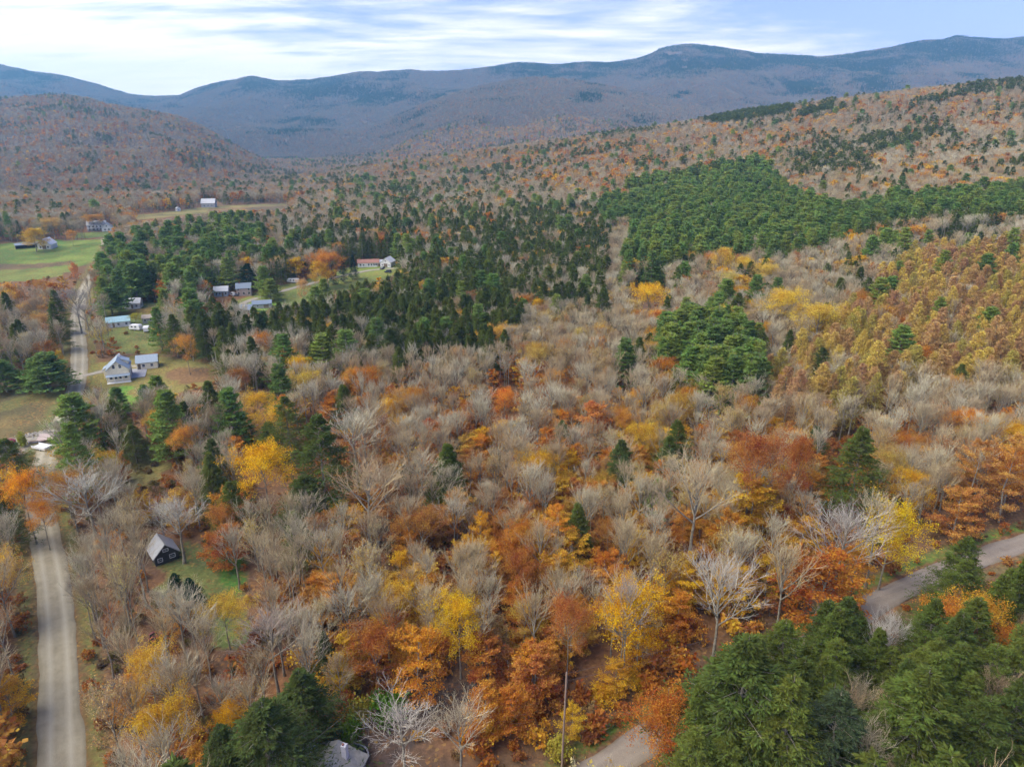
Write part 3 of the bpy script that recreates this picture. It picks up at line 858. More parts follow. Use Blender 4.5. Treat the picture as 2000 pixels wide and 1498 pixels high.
# regions in the view: polygon of canopy, weights (bare, tan, leafy, beech, hemlock, pine, larch), leaf colour weights (Y, O, R, T), density
REG = [
    ([(-300, 1000), (2300, 1000), (2300, 1900), (-300, 1900)], (.60, .10, .05, .16, .07, .02, 0), (.3, .35, .3, .05), .75),
    ([(-300, 430), (2300, 360), (2300, 1000), (-300, 1000)], (.66, .10, .05, .04, .12, .03, 0), (.35, .35, .2, .1), .85),
    ([(-300, 0), (700, 0), (700, 430), (-300, 440)], (.69, .08, .18, 0, .045, .005, 0), (.08, .34, .5, .08), .92),
    ([(560, 0), (2300, 0), (2300, 365), (560, 440)], (.62, .08, .18, 0, .11, .01, 0), (.32, .38, .2, .1), .92),
    ([(980, 300), (1250, 270), (1300, 330), (1180, 400), (1000, 400)], (.48, .10, .32, 0, .08, .02, 0), (.25, .5, .2, .05), .92),
    # valley floor woods on the gravel road's far side
    ([(-300, 560), (160, 540), (140, 740), (-300, 760)], (.62, .20, .07, .04, .03, .04, 0), (.2, .4, .2, .2), .62),
    ([(180, 560), (240, 470), (330, 440), (480, 425), (540, 500), (430, 570), (320, 600), (230, 600)], (.45, .06, .05, .05, .05, .34, 0), (.2, .4, .3, .1), .9),
    ([(520, 520), (560, 470), (700, 440), (900, 420), (1180, 395), (1180, 440), (1000, 455), (880, 485), (790, 515), (690, 505), (620, 505)], (.37, .05, .07, 0, .46, .05, 0), (.3, .4, .2, .1), .95),
    ([(690, 350), (1000, 330), (1180, 395), (900, 420), (700, 440)], (.60, .07, .11, 0, .19, .03, 0), (.3, .45, .2, .05), .92),
    ([(500, 610), (620, 590), (720, 560), (800, 520), (900, 470), (1000, 450), (1190, 445), (1205, 500), (1180, 590), (1060, 600), (970, 690), (860, 720), (760, 700), (690, 670), (540, 660)],
        (.22, .04, .03, 0, .68, .03, 0), (.55, .25, .1, .1), .98),
    ([(340, 620), (520, 600), (560, 680), (480, 720), (350, 700)], (.55, .06, .05, .06, .24, .04, 0), (.3, .4, .3, 0), .85),
    ([(480, 670), (640, 660), (760, 710), (700, 850), (560, 880), (430, 800)], (.60, .08, .06, .04, .20, .02, 0), (.6, .3, .1, 0), .85),
    ([(1170, 400), (1300, 372), (1500, 350), (1535, 385), (1640, 415), (1630, 450), (1500, 500), (1380, 505), (1290, 555), (1215, 570), (1200, 520), (1235, 470), (1170, 430)], (.13, .04, .05, 0, .02, .76, 0), (.9, .1, 0, 0), .95),
    ([(1190, 440), (1232, 440), (1210, 540), (1180, 560)], (.95, .05, 0, 0, 0, 0, 0), (1, 0, 0, 0), .9),
    ([(1500, 440), (1640, 425), (1720, 400), (1850, 392), (2300, 340), (2300, 395), (1950, 430), (1850, 428), (1700, 450), (1640, 478), (1500, 512)], (.10, .03, .03, 0, .02, .82, 0), (.7, .3, 0, 0), 1.0),
    ([(1215, 362), (1380, 330), (1500, 318), (1500, 345), (1300, 368), (1220, 378)], (.06, 0, .04, 0, .62, .28, 0), (.8, .2, 0, 0), 1.0),
    ([(1365, 238), (1480, 208), (1548, 206), (1548, 226), (1400, 243)], (.05, 0, .03, 0, .92, 0, 0), (.5, .5, 0, 0), 1.0),
    ([(1556, 224), (1625, 200), (1628, 216), (1560, 232)], (.05, 0, 0, 0, .95, 0, 0), (.5, .5, 0, 0), 1.0),
    ([(1770, 200), (1900, 170), (2300, 90), (2300, 150), (1960, 178), (1780, 208)], (.3, 0, .08, 0, .62, 0, 0), (.3, .6, .1, 0), 1.0),
    ([(1560, 335), (1690, 270), (1855, 250), (1860, 262), (1720, 300), (1620, 340)], (.22, .02, .06, 0, .70, 0, 0), (.5, .4, .1, 0), 1.0),
    ([(1540, 300), (1640, 270), (1700, 290), (1700, 345), (1560, 350)], (.42, .02, .06, 0, .5, 0, 0), (.4, .4, .2, 0), 1.0),
    ([(1470, 795), (1500, 710), (1580, 655), (1680, 600), (1720, 540), (1790, 485), (1880, 485), (2300, 450), (2300, 725), (1900, 742), (1750, 765), (1640, 790), (1560, 796)], (.10, .02, .02, 0, .005, .025, .83), (.5, .4, .1, 0), .80),
    ([(1180, 560), (1380, 510), (1500, 510), (1640, 480), (1780, 470), (1700, 560), (1660, 600), (1560, 660), (1500, 700), (1420, 600), (1290, 620), (1190, 690)], (.72, .12, .07, .02, .05, .02, 0), (.85, .15, 0, 0), .85),
    ([(1000, 640), (1180, 620), (1200, 740), (1020, 760)], (.48, .44, .05, .03, 0, 0, 0), (.7, .2, .1, 0), .9),
    ([(1290, 650), (1400, 620), (1480, 690), (1490, 770), (1400, 775), (1300, 720)], (.02, 0, .03, 0, .02, .93, 0), (1, 0, 0, 0), 1.0),
    ([(1480, 800), (1650, 796), (2300, 735), (2300, 900), (1700, 900), (1500, 860)], (.74, .09, .03, .13, .01, 0, 0), (.15, .4, .45, 0), .95),
    ([(640, 710), (1000, 690), (1200, 740), (1480, 780), (1500, 900), (1000, 860), (620, 880)], (.44, .08, .05, .41, .02, 0, 0), (.16, .46, .34, .04), .95),
    # rust and gold hardwood stand above the paved road
    ([(620, 820), (1000, 720), (1480, 780), (1720, 900), (1720, 1190), (1480, 1250), (1350, 1310), (1050, 1420), (760, 1330), (600, 1080)], (.40, .07, .04, .47, .02, 0, 0), (.30, .44, .24, .02), .96),
    ([(700, 880), (1000, 800), (1000, 1000), (740, 1060)], (.46, .06, .02, .44, .02, 0, 0), (.18, .46, .36, 0), .95),
    ([(1700, 850), (2300, 800), (2300, 1100), (1760, 1110)], (.50, .15, .14, .20, .01, 0, 0), (.25, .45, .15, .15), .85),
    ([(360, 840), (560, 860), (640, 1040), (420, 1040)], (.62, .05, .02, .08, .22, .01, 0), (.2, .4, .4, 0), .8),
    ([(120, 800), (300, 780), (380, 900), (300, 980), (130, 900)], (.70, .12, .04, .04, .07, .03, 0), (.4, .4, .2, 0), .7),
    ([(120, 1000), (420, 1000), (480, 1200), (420, 1400), (200, 1498), (160, 1200)], (.68, .20, .01, .09, .02, 0, 0), (.25, .45, .3, 0), .7),
    ([(-300, 900), (60, 900), (90, 1600), (-300, 1900)], (.66, .22, .02, .05, .03, .02, 0), (.4, .3, .2, .1), .75),
    ([(420, 1250), (760, 1300), (700, 1498), (430, 1600), (200, 1600), (200, 1400)], (.72, .18, .01, .07, .02, 0, 0), (.35, .4, .25, 0), .8),
    ([(1335, 1345), (1480, 1250), (1560, 1250), (1640, 1190), (1760, 1150), (1860, 1090), (1910, 1110), (2300, 1050), (2300, 1900), (1250, 1900)], (.10, .02, .02, .03, .83, 0, 0), (.2, .4, .4, 0), .95),
]
KINDS = ['bare', 'tan', 'leafy', 'beech', 'hemlock', 'pine', 'larch']
HT = dict(bare=(11.5, 17.5), tan=(10, 15.5), leafy=(9.5, 15.5), beech=(5.5, 11.5), hemlock=(12, 20), pine=(15, 22), larch=(11, 19))
PITCHX = dict(bare=1.0, tan=1.0, leafy=.95, beech=1.0, hemlock=1.0, pine=1.0, larch=1.0)

# horizon table so that only what the place shows is planted
_ha = np.linspace(-.95, .95, 700); _hy = np.arange(40, 6200, 14.0)
_hz = hgt((_ha[:, None] * _hy[None]).ravel(), np.repeat(_hy[None], len(_ha), 0).ravel()).reshape(len(_ha), len(_hy))
_hs = np.maximum.accumulate((_hz + 4 - CAMZ) / _hy[None], 1)
def visible(X, Y, Z, up=20, back=40):
    ia = np.clip(((X / Y) + .95) / 1.9 * 699, 0, 699).astype(int)
    iy = np.clip(((Y - back) - 40) / 14, 0, len(_hy) - 1).astype(int)
    return (Z + up - CAMZ) / Y >= _hs[ia, iy]

def scatter(y0, y1, step):
    nx, ny = int(2 * .80 * y1 / step) + 40, int((y1 - y0) / step)
    gx, gy = np.meshgrid((np.arange(nx) - nx / 2) * step, y0 + np.arange(ny) * step)
    gx = gx + (np.arange(ny)[:, None] % 2) * step * .5
    gx = (gx + RNG.uniform(-.42, .42, gx.shape) * step).ravel(); gy = (gy + RNG.uniform(-.42, .42, gy.shape) * step).ravel()
    k = (np.abs(gx) < .76 * gy + 22) & (gy > 46)
    gx, gy = gx[k], gy[k]
    gzz = hgt(gx, gy)
    k = visible(gx, gy, gzz)
    return gx[k], gy[k], gzz[k]

KEEP_OUT = []      # (x, y, radius): houses, yards' things, named trees
TREES = {k: [] for k in KINDS}
def add_tree(kind, x, y, z, h, w, tint, twig, rot=None, label=None, group=None, force=False):
    TREES[kind].append(dict(x=x, y=y, z=z, h=h, w=w, tint=tint, twig=twig, rot=random.uniform(0, 6.28) if rot is None else rot, label=label, group=group, force=force))

# ground, roads and roofs that stay in plain view: no scattered tree may stand across them
OPEN = [[(-60, 480), (190, 475), (186, 510), (-60, 522)], [(-60, 530), (140, 522), (100, 545), (-60, 558)], [(40, 466), (118, 462), (118, 488), (40, 490)], [(168, 436), (220, 434), (220, 458), (168, 458)],
    [(262, 424), (430, 400), (560, 398), (560, 408), (420, 412), (265, 434)], [(392, 390), (426, 390), (426, 408), (392, 408)],
    [(137, 636), (163, 636), (176, 700), (174, 760), (152, 812), (128, 812), (134, 760), (138, 700)], [(55, 1040), (104, 1040), (126, 1167), (124, 1260), (128, 1560), (66, 1560), (74, 1300), (64, 1180)],
    [(212, 700), (306, 694), (306, 752), (205, 756)], [(203, 755), (264, 752), (262, 792), (210, 796)], [(330, 712), (448, 718), (400, 748), (318, 756)], [(172, 716), (216, 712), (216, 736), (172, 742)],
    [(208, 610), (258, 608), (258, 640), (208, 642)], [(255, 628), (300, 626), (300, 648), (255, 648)], [(244, 583), (278, 583), (278, 604), (244, 604)],
    [(408, 560), (500, 558), (500, 584), (408, 584)], [(500, 574), (600, 553), (690, 525), (690, 504), (775, 502), (778, 530), (700, 550), (610, 582), (530, 592), (496, 594), (470, 590)],
    [(294, 1046), (352, 1046), (352, 1112), (294, 1112)], [(404, 1095), (440, 1100), (472, 1150), (440, 1172), (400, 1135)], [(-60, 766), (130, 745), (124, 800), (60, 845), (-60, 866)], [(-60, 866), (112, 842), (104, 884), (56, 884), (-60, 890)],
    [(600, 1440), (722, 1440), (740, 1600), (590, 1600)], [(800, 1325), (905, 1325), (900, 1395), (800, 1395)], [(1890, 1085), (2100, 1010), (2100, 1075), (1905, 1122)], [(1700, 1165), (1815, 1125), (1800, 1180), (1715, 1205)], [(1505, 1290), (1560, 1262), (1550, 1312), (1520, 1312)],
    [(1020, 1520), (1120, 1425), (1330, 1305), (1345, 1340), (1240, 1440), (1200, 1520)], [(235, 898), (325, 888), (330, 925), (262, 950)],
    [(486, 872), (574, 872), (574, 956), (486, 956)], [(486, 770), (536, 770), (536, 808), (486, 808)], [(600, 830), (682, 830), (690, 930), (592, 930)], [(1628, 850), (1680, 850), (1700, 990), (1612, 990)], [(1672, 1000), (1760, 1000), (1756, 1130), (1680, 1130)],
    [(962, 762), (1008, 762), (1008, 800), (962, 800)], [(414, 1168), (488, 1168), (488, 1212), (414, 1212)], [(1234, 558), (1292, 558), (1290, 600), (1236, 600)]]
def stands_across(X, Y, Z, h, w):
    bad = np.zeros(len(X), bool)
    for f, sx in ((.15, 0), (.45, 0), (.45, -.35), (.45, .35), (.75, 0), (.75, -.35), (.75, .35), (.97, 0)):
        px, py, _ = project(X + sx * w, Y, Z + f * h)
        for poly in OPEN: bad |= inpoly(px, py, poly)
    return bad
# ------------------------------------------------------------------ houses and other built things
def flat(name, c, rough=.8, spec=.3, var=.12, scale=3.0, metal=0.0):
    c = tuple(c); lo = tuple(max(0, x * (1 - var)) for x in c); hi = tuple(min(1, x * (1 + var)) for x in c)
    return plain(name, lo, hi, scale, rough, 0, spec, 4, metal)
M = dict(
    white=flat('white_clapboard', (.68, .68, .65)), cream=flat('cream_clapboard', (.74, .69, .53)), blue=flat('blue_grey_siding', (.30, .36, .40)),
    dark=flat('dark_boards', (.045, .045, .043)), grey=flat('grey_siding', (.36, .36, .36)), pink=flat('faded_siding', (.45, .36, .31)),
    slate=flat('slate_blue_roof', (.17, .21, .26), .55), steel=flat('galvanised_roof', (.40, .41, .41), .45, .5, .10, 1.2), bluegrey=flat('blue_grey_roof', (.27, .33, .38), .5),
    teal=flat('teal_roof', (.28, .45, .47), .5), shingle=flat('weathered_shingle', (.33, .31, .26), .9, .2, .22, 1.5), red=flat('red_brown_roof', (.30, .15, .11), .8),
    brownroof=flat('brown_grey_roof', (.33, .28, .23), .85), whiteroof=flat('white_roof', (.58, .59, .60), .5), trim=flat('white_trim', (.78, .78, .76)),
    glass=flat('window_glass', (.035, .045, .055), .12, .6), brick=flat('painted_chimney', (.66, .65, .63)), redbrick=flat('brick_chimney', (.30, .13, .09)),
    wood=flat('weathered_wood', (.19, .145, .10)), pole=flat('pole_wood', (.23, .165, .12)), rubber=flat('black_rubber', (.02, .02, .02), .8), redpaint=flat('red_paint', (.30, .04, .045), .45, .5),
    darkpaint=flat('dark_paint', (.03, .035, .045), .35, .5), whitepaint=flat('white_paint', (.76, .76, .75), .4, .5), silver=flat('silver_metal', (.45, .46, .47), .4, .5), bluebarrel=flat('blue_plastic', (.025, .06, .22), .5),
    net=flat('trampoline_mat', (.02, .02, .022), .7), stone=flat('pale_stone', (.42, .38, .31), .9, .2, .3, 1.0), panel=flat('pale_blue_roofing', (.46, .55, .66), .35, .5), wire=flat('power_wire', (.13, .12, .11), .6), tarp=flat('blue_tarp', (.10, .2, .42), .5), concrete=flat('grey_paving', (.31, .31, .33), .9))

class B:
    """boxes, prisms and tubes collected into one mesh"""
    def __init__(s): s.g = Geo()
    def box(s, x0, x1, y0, y1, z0, z1):
        V = np.array([(x, y, z) for z in (z0, z1) for (x, y) in ((x0, y0), (x1, y0), (x1, y1), (x0, y1))], float)
        s.g.add(V, np.array([(0, 3, 2, 1), (4, 5, 6, 7), (0, 1, 5, 4), (1, 2, 6, 5), (2, 3, 7, 6), (3, 0, 4, 7)])); return s
    def poly(s, V, F):
        V = np.array(V, float)
        f4 = [f for f in F if len(f) == 4]; f3 = [f for f in F if len(f) == 3]
        s.g.add(V, np.array(f4) if f4 else None, np.array(f3) if f3 else None); return s
    def slab(s, a, b, c, d, th):
        """quad a-b-c-d thickened downwards"""
        P = [np.array(q, float) for q in (a, b, c, d)]; n = unit(np.cross(P[1] - P[0], P[3] - P[0]))
        if n[2] < 0: n = -n
        V = P + [q - n * th for q in P]
        return s.poly(V, [(0, 1, 2, 3), (7, 6, 5, 4), (0, 4, 5, 1), (1, 5, 6, 2), (2, 6, 7, 3), (3, 7, 4, 0)])
    def tube(s, pts, r, k=8, cap=True):
        P = np.array(pts, float)[None]; rr = np.broadcast_to(np.asarray(r, float), (P.shape[1],))[None].copy()
        if cap:
            P = np.concatenate([P[:, :1], P, P[:, -1:]], 1); P[:, 0] -= 1e-4 * (P[:, 2] - P[:, 1]); P[:, -1] += 1e-4 * (P[:, -2] - P[:, -3])
            rr = np.concatenate([[[.001]], rr, [[.001]]], 1)
        s.g.tubes(P, rr, k); return s
    def disc(s, c, axis, r, w, k=14):
        c = np.array(c, float); a = unit(np.array(axis, float)) * w / 2
        return s.tube([c - a, c + a], r, k)
    def build(s, name, mat, parent=None, label=None):
        V, P = s.g.arrays(); o = obj(name, mesh_np(name, V, P, [mat]), parent)
        if label: o['label'] = label
        return o
def empty(name, x, y, z, rz):
    e = bpy.data.objects.new(name, None); COL.objects.link(e); e.location = (x, y, z); e.rotation_euler = (0, 0, rz)
    e.empty_display_size = .5
    return e

def window(root, face, u, z, w, h, W, L, frame='trim', off=(0, 0)):
    """face f/b: gable ends at -y/+y, l/r: eaves sides at -x/+x; u runs along the face"""
    ox, oy = off
    def place(b, uu0, uu1, z0, z1, d0, d1):
        if face == 'f': b.box(ox + uu0, ox + uu1, oy - L / 2 - d1, oy - L / 2 - d0, z0, z1)
        if face == 'b': b.box(ox + uu0, ox + uu1, oy + L / 2 + d0, oy + L / 2 + d1, z0, z1)
        if face == 'l': b.box(ox - W / 2 - d1, ox - W / 2 - d0, oy + uu0, oy + uu1, z0, z1)
        if face == 'r': b.box(ox + W / 2 + d0, ox + W / 2 + d1, oy + uu0, oy + uu1, z0, z1)
    f = B(); q = .09
    place(f, u - w / 2 - q, u - w / 2, z - q, z + h + q, -.02, .06); place(f, u + w / 2, u + w / 2 + q, z - q, z + h + q, -.02, .06)
    place(f, u - w / 2, u + w / 2, z - q, z, -.02, .09); place(f, u - w / 2, u + w / 2, z + h, z + h + q, -.02, .06)
    place(f, u - w / 2, u + w / 2, z + h / 2 - .025, z + h / 2 + .025, -.02, .04)
    fo = f.build('window', M[frame], root)
    g = B(); place(g, u - w / 2, u + w / 2, z, z + h, -.02, .02); g.build('pane', M['glass'], fo)
def door(root, face, u, w, h, W, L, mat='wood', off=(0, 0)):
    ox, oy = off
    b = B()
    if face == 'f': b.box(ox + u - w / 2, ox + u + w / 2, oy - L / 2 - .06, oy - L / 2 + .03, .15, h)
    if face == 'r': b.box(ox + W / 2 - .03, ox + W / 2 + .06, oy + u - w / 2, oy + u + w / 2, .15, h)
    if face == 'l': b.box(ox - W / 2 - .06, ox - W / 2 + .03, oy + u - w / 2, oy + u + w / 2, .15, h)
    b.build('door', M[mat], root)
def gable(root, W, L, hw, hr, wall, roof, off=(0, 0), over=.35, th=.16, wname='wall', rname='roof'):
    """ridge along local y"""
    ox, oy = off; x0, x1, y0, y1 = ox - W / 2, ox + W / 2, oy - L / 2, oy + L / 2
    b = B()
    V = [(x0, y0, -.5), (x1, y0, -.5), (x1, y0, hw), (ox, y0, hw + hr), (x0, y0, hw), (x0, y1, -.5), (x1, y1, -.5), (x1, y1, hw), (ox, y1, hw + hr), (x0, y1, hw)]
    b.poly(V, [(0, 1, 2, 4), (4, 2, 3), (6, 5, 9, 7), (7, 9, 8), (1, 6, 7, 2), (5, 0, 4, 9)])
    wo = b.build(wname, M[wall], root)
    s = hr / (W / 2); e = over
    r = B()
    zr, ze = hw + hr + th, hw - e * s + th
    r.slab((ox, y0 - e, zr), (ox, y1 + e, zr), (x0 - e, y1 + e, ze), (x0 - e, y0 - e, ze), th)
    r.slab((ox, y1 + e, zr), (ox, y0 - e, zr), (x1 + e, y0 - e, ze), (x1 + e, y1 + e, ze), th)
    ro = r.build(rname, M[roof], root)
    return wo, ro
def house(name, label, cat, px, py, rz, W, L, hw, hr, wall, roof, wins=(), doors=(), chim=None, group=None, keep=None, over=.35):
    x, y, z = ground(px, py)
    e = empty(name, x, y, z, rz - math.atan2(x, y)); tag(e, label, cat, group)      # angles noted as seen from the lookout
    _, ro = gable(e, W, L, hw, hr, wall, roof, over=over)
    for a in wins: window(e, *a, W, L)
    for a in doors: door(e, *a, W, L)
    if chim:
        cx, cy, ch, cm = chim
        B().box(cx - .3, cx + .3, cy - .3, cy + .3, hw, hw + hr + ch).build('chimney', M[cm], ro)
    KEEP_OUT.append((x, y, keep or max(W, L) * .62 + 2.0))
    return e

# cream farmhouse: gable end to the valley, a cross wing and an outbuilding behind a paved yard
e = house('farmhouse', 'cream farmhouse with blue grey roof and a front gable beside the gravel road', 'house', 236, 738, R(-8), 7.0, 9.0, 4.6, 3.0, 'cream', 'bluegrey',
      [('f', -1.0, 5.0, .8, 1.3), ('f', 1.0, 5.0, .8, 1.3), ('f', -2.4, 1.2, .9, 1.4), ('f', -.9, 1.2, .8, 1.4), ('f', .6, 1.2, .8, 1.4), ('f', 2.3, 1.2, .9, 1.4), ('r', -2.5, 1.2, .8, 1.3), ('r', .5, 1.2, .8, 1.3), ('l', -2, 1.2, .8, 1.3)],
      [('r', 2.6, 1.0, 2.2)], (0.6, 2.2, .9, 'brick'), keep=10)
d = B()     # dormer and cross wing
d.poly([(-5.2, 1.2, -.5), (-3.6, 1.2, -.5), (-3.6, 5.0, -.5), (-5.2, 5.0, -.5), (-5.2, 1.2, 3.2), (-3.6, 1.2, 4.2), (-3.6, 5.0, 4.2), (-5.2, 5.0, 3.2)], [(0, 1, 5, 4), (2, 3, 7, 6), (3, 0, 4, 7)])
d.build('wing', M['cream'], e)
B().slab((-3.5, .9, 4.5), (-3.5, 5.3, 4.5), (-5.6, 5.3, 3.2), (-5.6, .9, 3.2), .14).build('wing_roof', M['bluegrey'], e)
d = B(); d.poly([(1.3, -.3, 5.6), (3.3, -.3, 5.0), (3.3, -.3, 6.0), (1.3, -.3, 7.1), (1.3, 3.0, 5.6), (3.3, 3.0, 5.0), (3.3, 3.0, 6.0), (1.3, 3.0, 7.1)], [(0, 1, 2, 3), (5, 4, 7, 6), (1, 5, 6, 2)])
d.build('dormer', M['cream'], e)
B().slab((.9, -.6, 7.4), (.9, 3.3, 7.4), (3.6, 3.3, 6.1), (3.6, -.6, 6.1), .12).build('dormer_roof', M['bluegrey'], e)
d = B(); d.slab((-3.9, -4.6, 2.9), (3.9, -4.6, 2.9), (3.7, -6.0, 2.4), (-3.7, -6.0, 2.4), .1); d.build('porch_roof', M['bluegrey'], e)
for px_ in (-3.5, -1.2, 1.2, 3.5): B().box(px_ - .07, px_ + .07, -5.9, -5.76, -.2, 2.4).build('porch_post', M['trim'], e)
B().box(-3.8, 3.8, -6.0, -4.76, -.4, .1).build('porch_deck', M['trim'], e)
house('outbuilding', 'small cream outbuilding with blue grey roof behind the farmhouse yard', 'outbuilding', 290, 716, R(82), 5.5, 7.0, 2.6, 2.0, 'cream', 'bluegrey',
      [('l', -1.6, .9, .9, 1.0), ('l', 1.2, .9, .9, 1.0)], [('l', 2.7, 1.0, 2.1)], keep=7)
x, y, z = ground(266, 729)
pv = empty('paved_yard', x, y, z, R(-8) - math.atan2(x, y)); tag(pv, 'grey paved yard between the farmhouse and its outbuilding', 'yard')
B().box(-3.4, 3.4, -5.5, 5.5, -.3, .16).build('slab', M['concrete'], pv); KEEP_OUT.append((x, y, 7))

# dark cabin
e = house('cabin', 'small dark cabin with pale metal roof in the clearing', 'cabin', 321, 1088, R(10), 4.6, 5.0, 2.1, 2.3, 'dark', 'steel',
      [('f', 0.0, 2.75, .95, .5), ('f', -1.3, .75, .8, .75), ('f', 1.1, .9, 1.0, .75)], [('r', .8, .8, 1.9)], keep=5.5, over=.4)
# house at the foot of the view: hipped roof, chimney, shed, trampoline
x, y, z = ground(640, 1548)
e = empty('hipped_house', x, y, z, R(-14)); tag(e, 'house with weathered hipped roof and white chimney beside the trampoline', 'house')
W_, L_, hw, hr = 7.2, 9.0, 2.6, 2.6
B().box(-W_ / 2, W_ / 2, -L_ / 2, L_ / 2, -.5, hw).build('wall', M['grey'], e)
o_ = .45; r0 = L_ / 2 - W_ / 2 + .6; top = hw + hr
P = [(-W_ / 2 - o_, -L_ / 2 - o_, hw), (W_ / 2 + o_, -L_ / 2 - o_, hw), (W_ / 2 + o_, L_ / 2 + o_, hw), (-W_ / 2 - o_, L_ / 2 + o_, hw), (0, -r0, top), (0, r0 + 2.6, top)]
ro = B().poly(P + [(a, b, c - .18) for a, b, c in P[:4]], [(0, 1, 4), (2, 3, 5), (1, 2, 5, 4), (3, 0, 4, 5), (0, 6, 7, 1), (1, 7, 8, 2), (2, 8, 9, 3), (3, 9, 6, 0), (9, 8, 7, 6)]).build('roof', M['shingle'], e)
ch = B().box(1.3, 2.0, 2.3, 3.0, hw + .4, top + 1.0).build('chimney', M['brick'], ro); B().box(1.4, 1.65, 2.45, 2.7, top + 1.0, top + 1.25).build('flue', M['redbrick'], ch)
gb = B(); gb.poly([(W_ / 2, -3.4, -.5), (W_ / 2 + 3.2, -3.4, -.5), (W_ / 2 + 3.2, 1.2, -.5), (W_ / 2, 1.2, -.5), (W_ / 2, -3.4, 2.5), (W_ / 2 + 3.2, -3.4, 2.5), (W_ / 2 + 3.2, 1.2, 2.5), (W_ / 2, 1.2, 2.5)], [(0, 1, 5, 4), (1, 2, 6, 5), (2, 3, 7, 6)]); gb.build('porch_wall', M['grey'], e)
B().slab((1.5, -1.1, 4.4), (W_ / 2 + 3.6, -1.1, 4.4), (W_ / 2 + 3.6, 1.6, 2.5), (2.5, 1.6, 2.5), .15).slab((1.5, -1.1, 4.4), (W_ / 2 + 3.6, -1.1, 4.4), (W_ / 2 + 3.6, -3.8, 2.5), (2.5, -3.8, 2.5), .15).build('porch_roof', M['brownroof'], e)
for u in (-2.5, 0, 2.5): window(e, 'b', u, .9, 1.0, 1.2, W_, L_)
KEEP_OUT.append((x, y, 9))
x, y, z = ground(606, 1500)
s_ = empty('shed', x, y, z, R(-10)); tag(s_, 'little shed with a pale blue lean-to roof beside the hipped house', 'shed')
B().box(-1.1, 1.1, -1.6, 1.6, -.3, 2.0).build('wall', M['wood'], s_); B().slab((-1.4, -1.9, 2.3), (1.4, -1.9, 2.3), (1.4, 1.9, 2.75), (-1.4, 1.9, 2.75), .12).build('roof', M['panel'], s_); KEEP_OUT.append((x, y, 3.5))
x, y, z = ground(692, 1484)
t_ = empty('trampoline', x, y, z, .3); tag(t_, 'round black trampoline with safety net behind the hipped house', 'trampoline')
k = 18; ang = np.arange(k + 1) * 2 * math.pi / k
B().tube([(2.0 * math.cos(a), 2.0 * math.sin(a), .85) for a in ang], .13, 6, False).build('frame', M['silver'], t_)
B().disc((0, 0, .86), (0, 0, 1), 1.85, .03, 24).build('mat', M['net'], t_)
for q in range(6):
    a = q * math.pi / 3; B().tube([(2.05 * math.cos(a), 2.05 * math.sin(a), 0), (2.05 * math.cos(a), 2.05 * math.sin(a), 2.6)], .035, 5).build('leg', M['darkpaint'], t_)
B().tube([(2.05 * math.cos(a), 2.05 * math.sin(a), 2.6) for a in ang], .04, 5, False).build('net_ring', M['net'], t_)
nb = Geo()
for q in range(k): nb.tubes(np.array([[(2.03 * math.cos(ang[q]), 2.03 * math.sin(ang[q]), .9), (2.03 * math.cos(ang[q]), 2.03 * math.sin(ang[q]), 2.6)]]), np.array([[.012, .012]]), 3)
V, P_ = nb.arrays(); obj('net', mesh_np('net', V, P_, [M['net']]), t_); KEEP_OUT.append((x, y, 3.5))
x, y, z = ground(841, 1362)
b_ = empty('barrel', x, y, z, 0); tag(b_, 'blue plastic barrel standing in the leaf strewn clearing', 'barrel')
B().tube([(0, 0, 0), (0, 0, .12), (0, 0, .3), (0, 0, .6), (0, 0, .8), (0, 0, .92)], [.30, .33, .34, .34, .33, .29], 16).build('drum', M['bluebarrel'], b_)
B().tube([(0, 0, .93), (0, 0, 1.0)], .27, 16).build('lid', M['bluebarrel'], b_); B().tube([(0.3 * math.cos(a), .3 * math.sin(a), .3) for a in np.linspace(0, 2 * math.pi, 17)], .05, 5, False).build('hoop', M['bluebarrel'], b_); KEEP_OUT.append((x, y, 2))

# hamlet along the gravel road
house('teal_roofed_house', 'long low white house with teal metal roof beside the gravel road', 'house', 233, 636, R(86), 6.0, 9.4, 2.5, 1.7, 'white', 'teal',
      [('r', -3.0, .9, .9, 1.0), ('r', 0, .9, .9, 1.0), ('r', 3.0, .9, .9, 1.0), ('l', -3.2, .9, .9, 1.0), ('l', 0, .9, .9, 1.0)], [('l', 2, .9, 2.1)], keep=9)
house('mobile_home', 'long narrow building with brown grey roof beyond two white trailers', 'house', 299, 628, R(84), 4.4, 8.2, 2.3, 1.1, 'grey', 'brownroof',
      [('l', -3, .9, .9, .9), ('l', 0.5, .9, .9, .9), ('l', 3, .9, .9, .9)], keep=8)
house('grey_cottage', 'pale grey cottage with light roof under tall pines', 'house', 262, 601, R(74), 5.8, 7.2, 2.8, 2.0, 'white', 'steel', [('l', -2, 1, .9, 1.0), ('l', 2, 1, .9, 1.0), ('f', 0, 1, .9, 1.1)], [('l', 0, .9, 2.1)], keep=7)
house('blue_bungalow', 'blue grey bungalow with pale roof beside a parked van', 'house', 434, 577, R(80), 6.0, 7.0, 2.9, 2.0, 'blue', 'steel', [('l', -2.4, 1, .9, 1.1), ('l', 2.2, 1, .9, 1.1), ('l', .6, 1, .9, 1.1)], [('l', -.8, .9, 2.2)], keep=8)
house('faded_house', 'two storey faded pink house behind a small orange tree', 'house', 478, 576, R(84), 6.2, 7.4, 4.2, 2.2, 'pink', 'slate', [('l', -2.6, 1, 1, 1.2), ('l', 0, 1, 1, 1.2), ('l', 2.6, 1, 1, 1.2), ('l', -2.6, 3.0, .9, 1.0), ('l', 2.6, 3.0, .9, 1.0)], [], (0, 2, .8, 'redbrick'), keep=8)
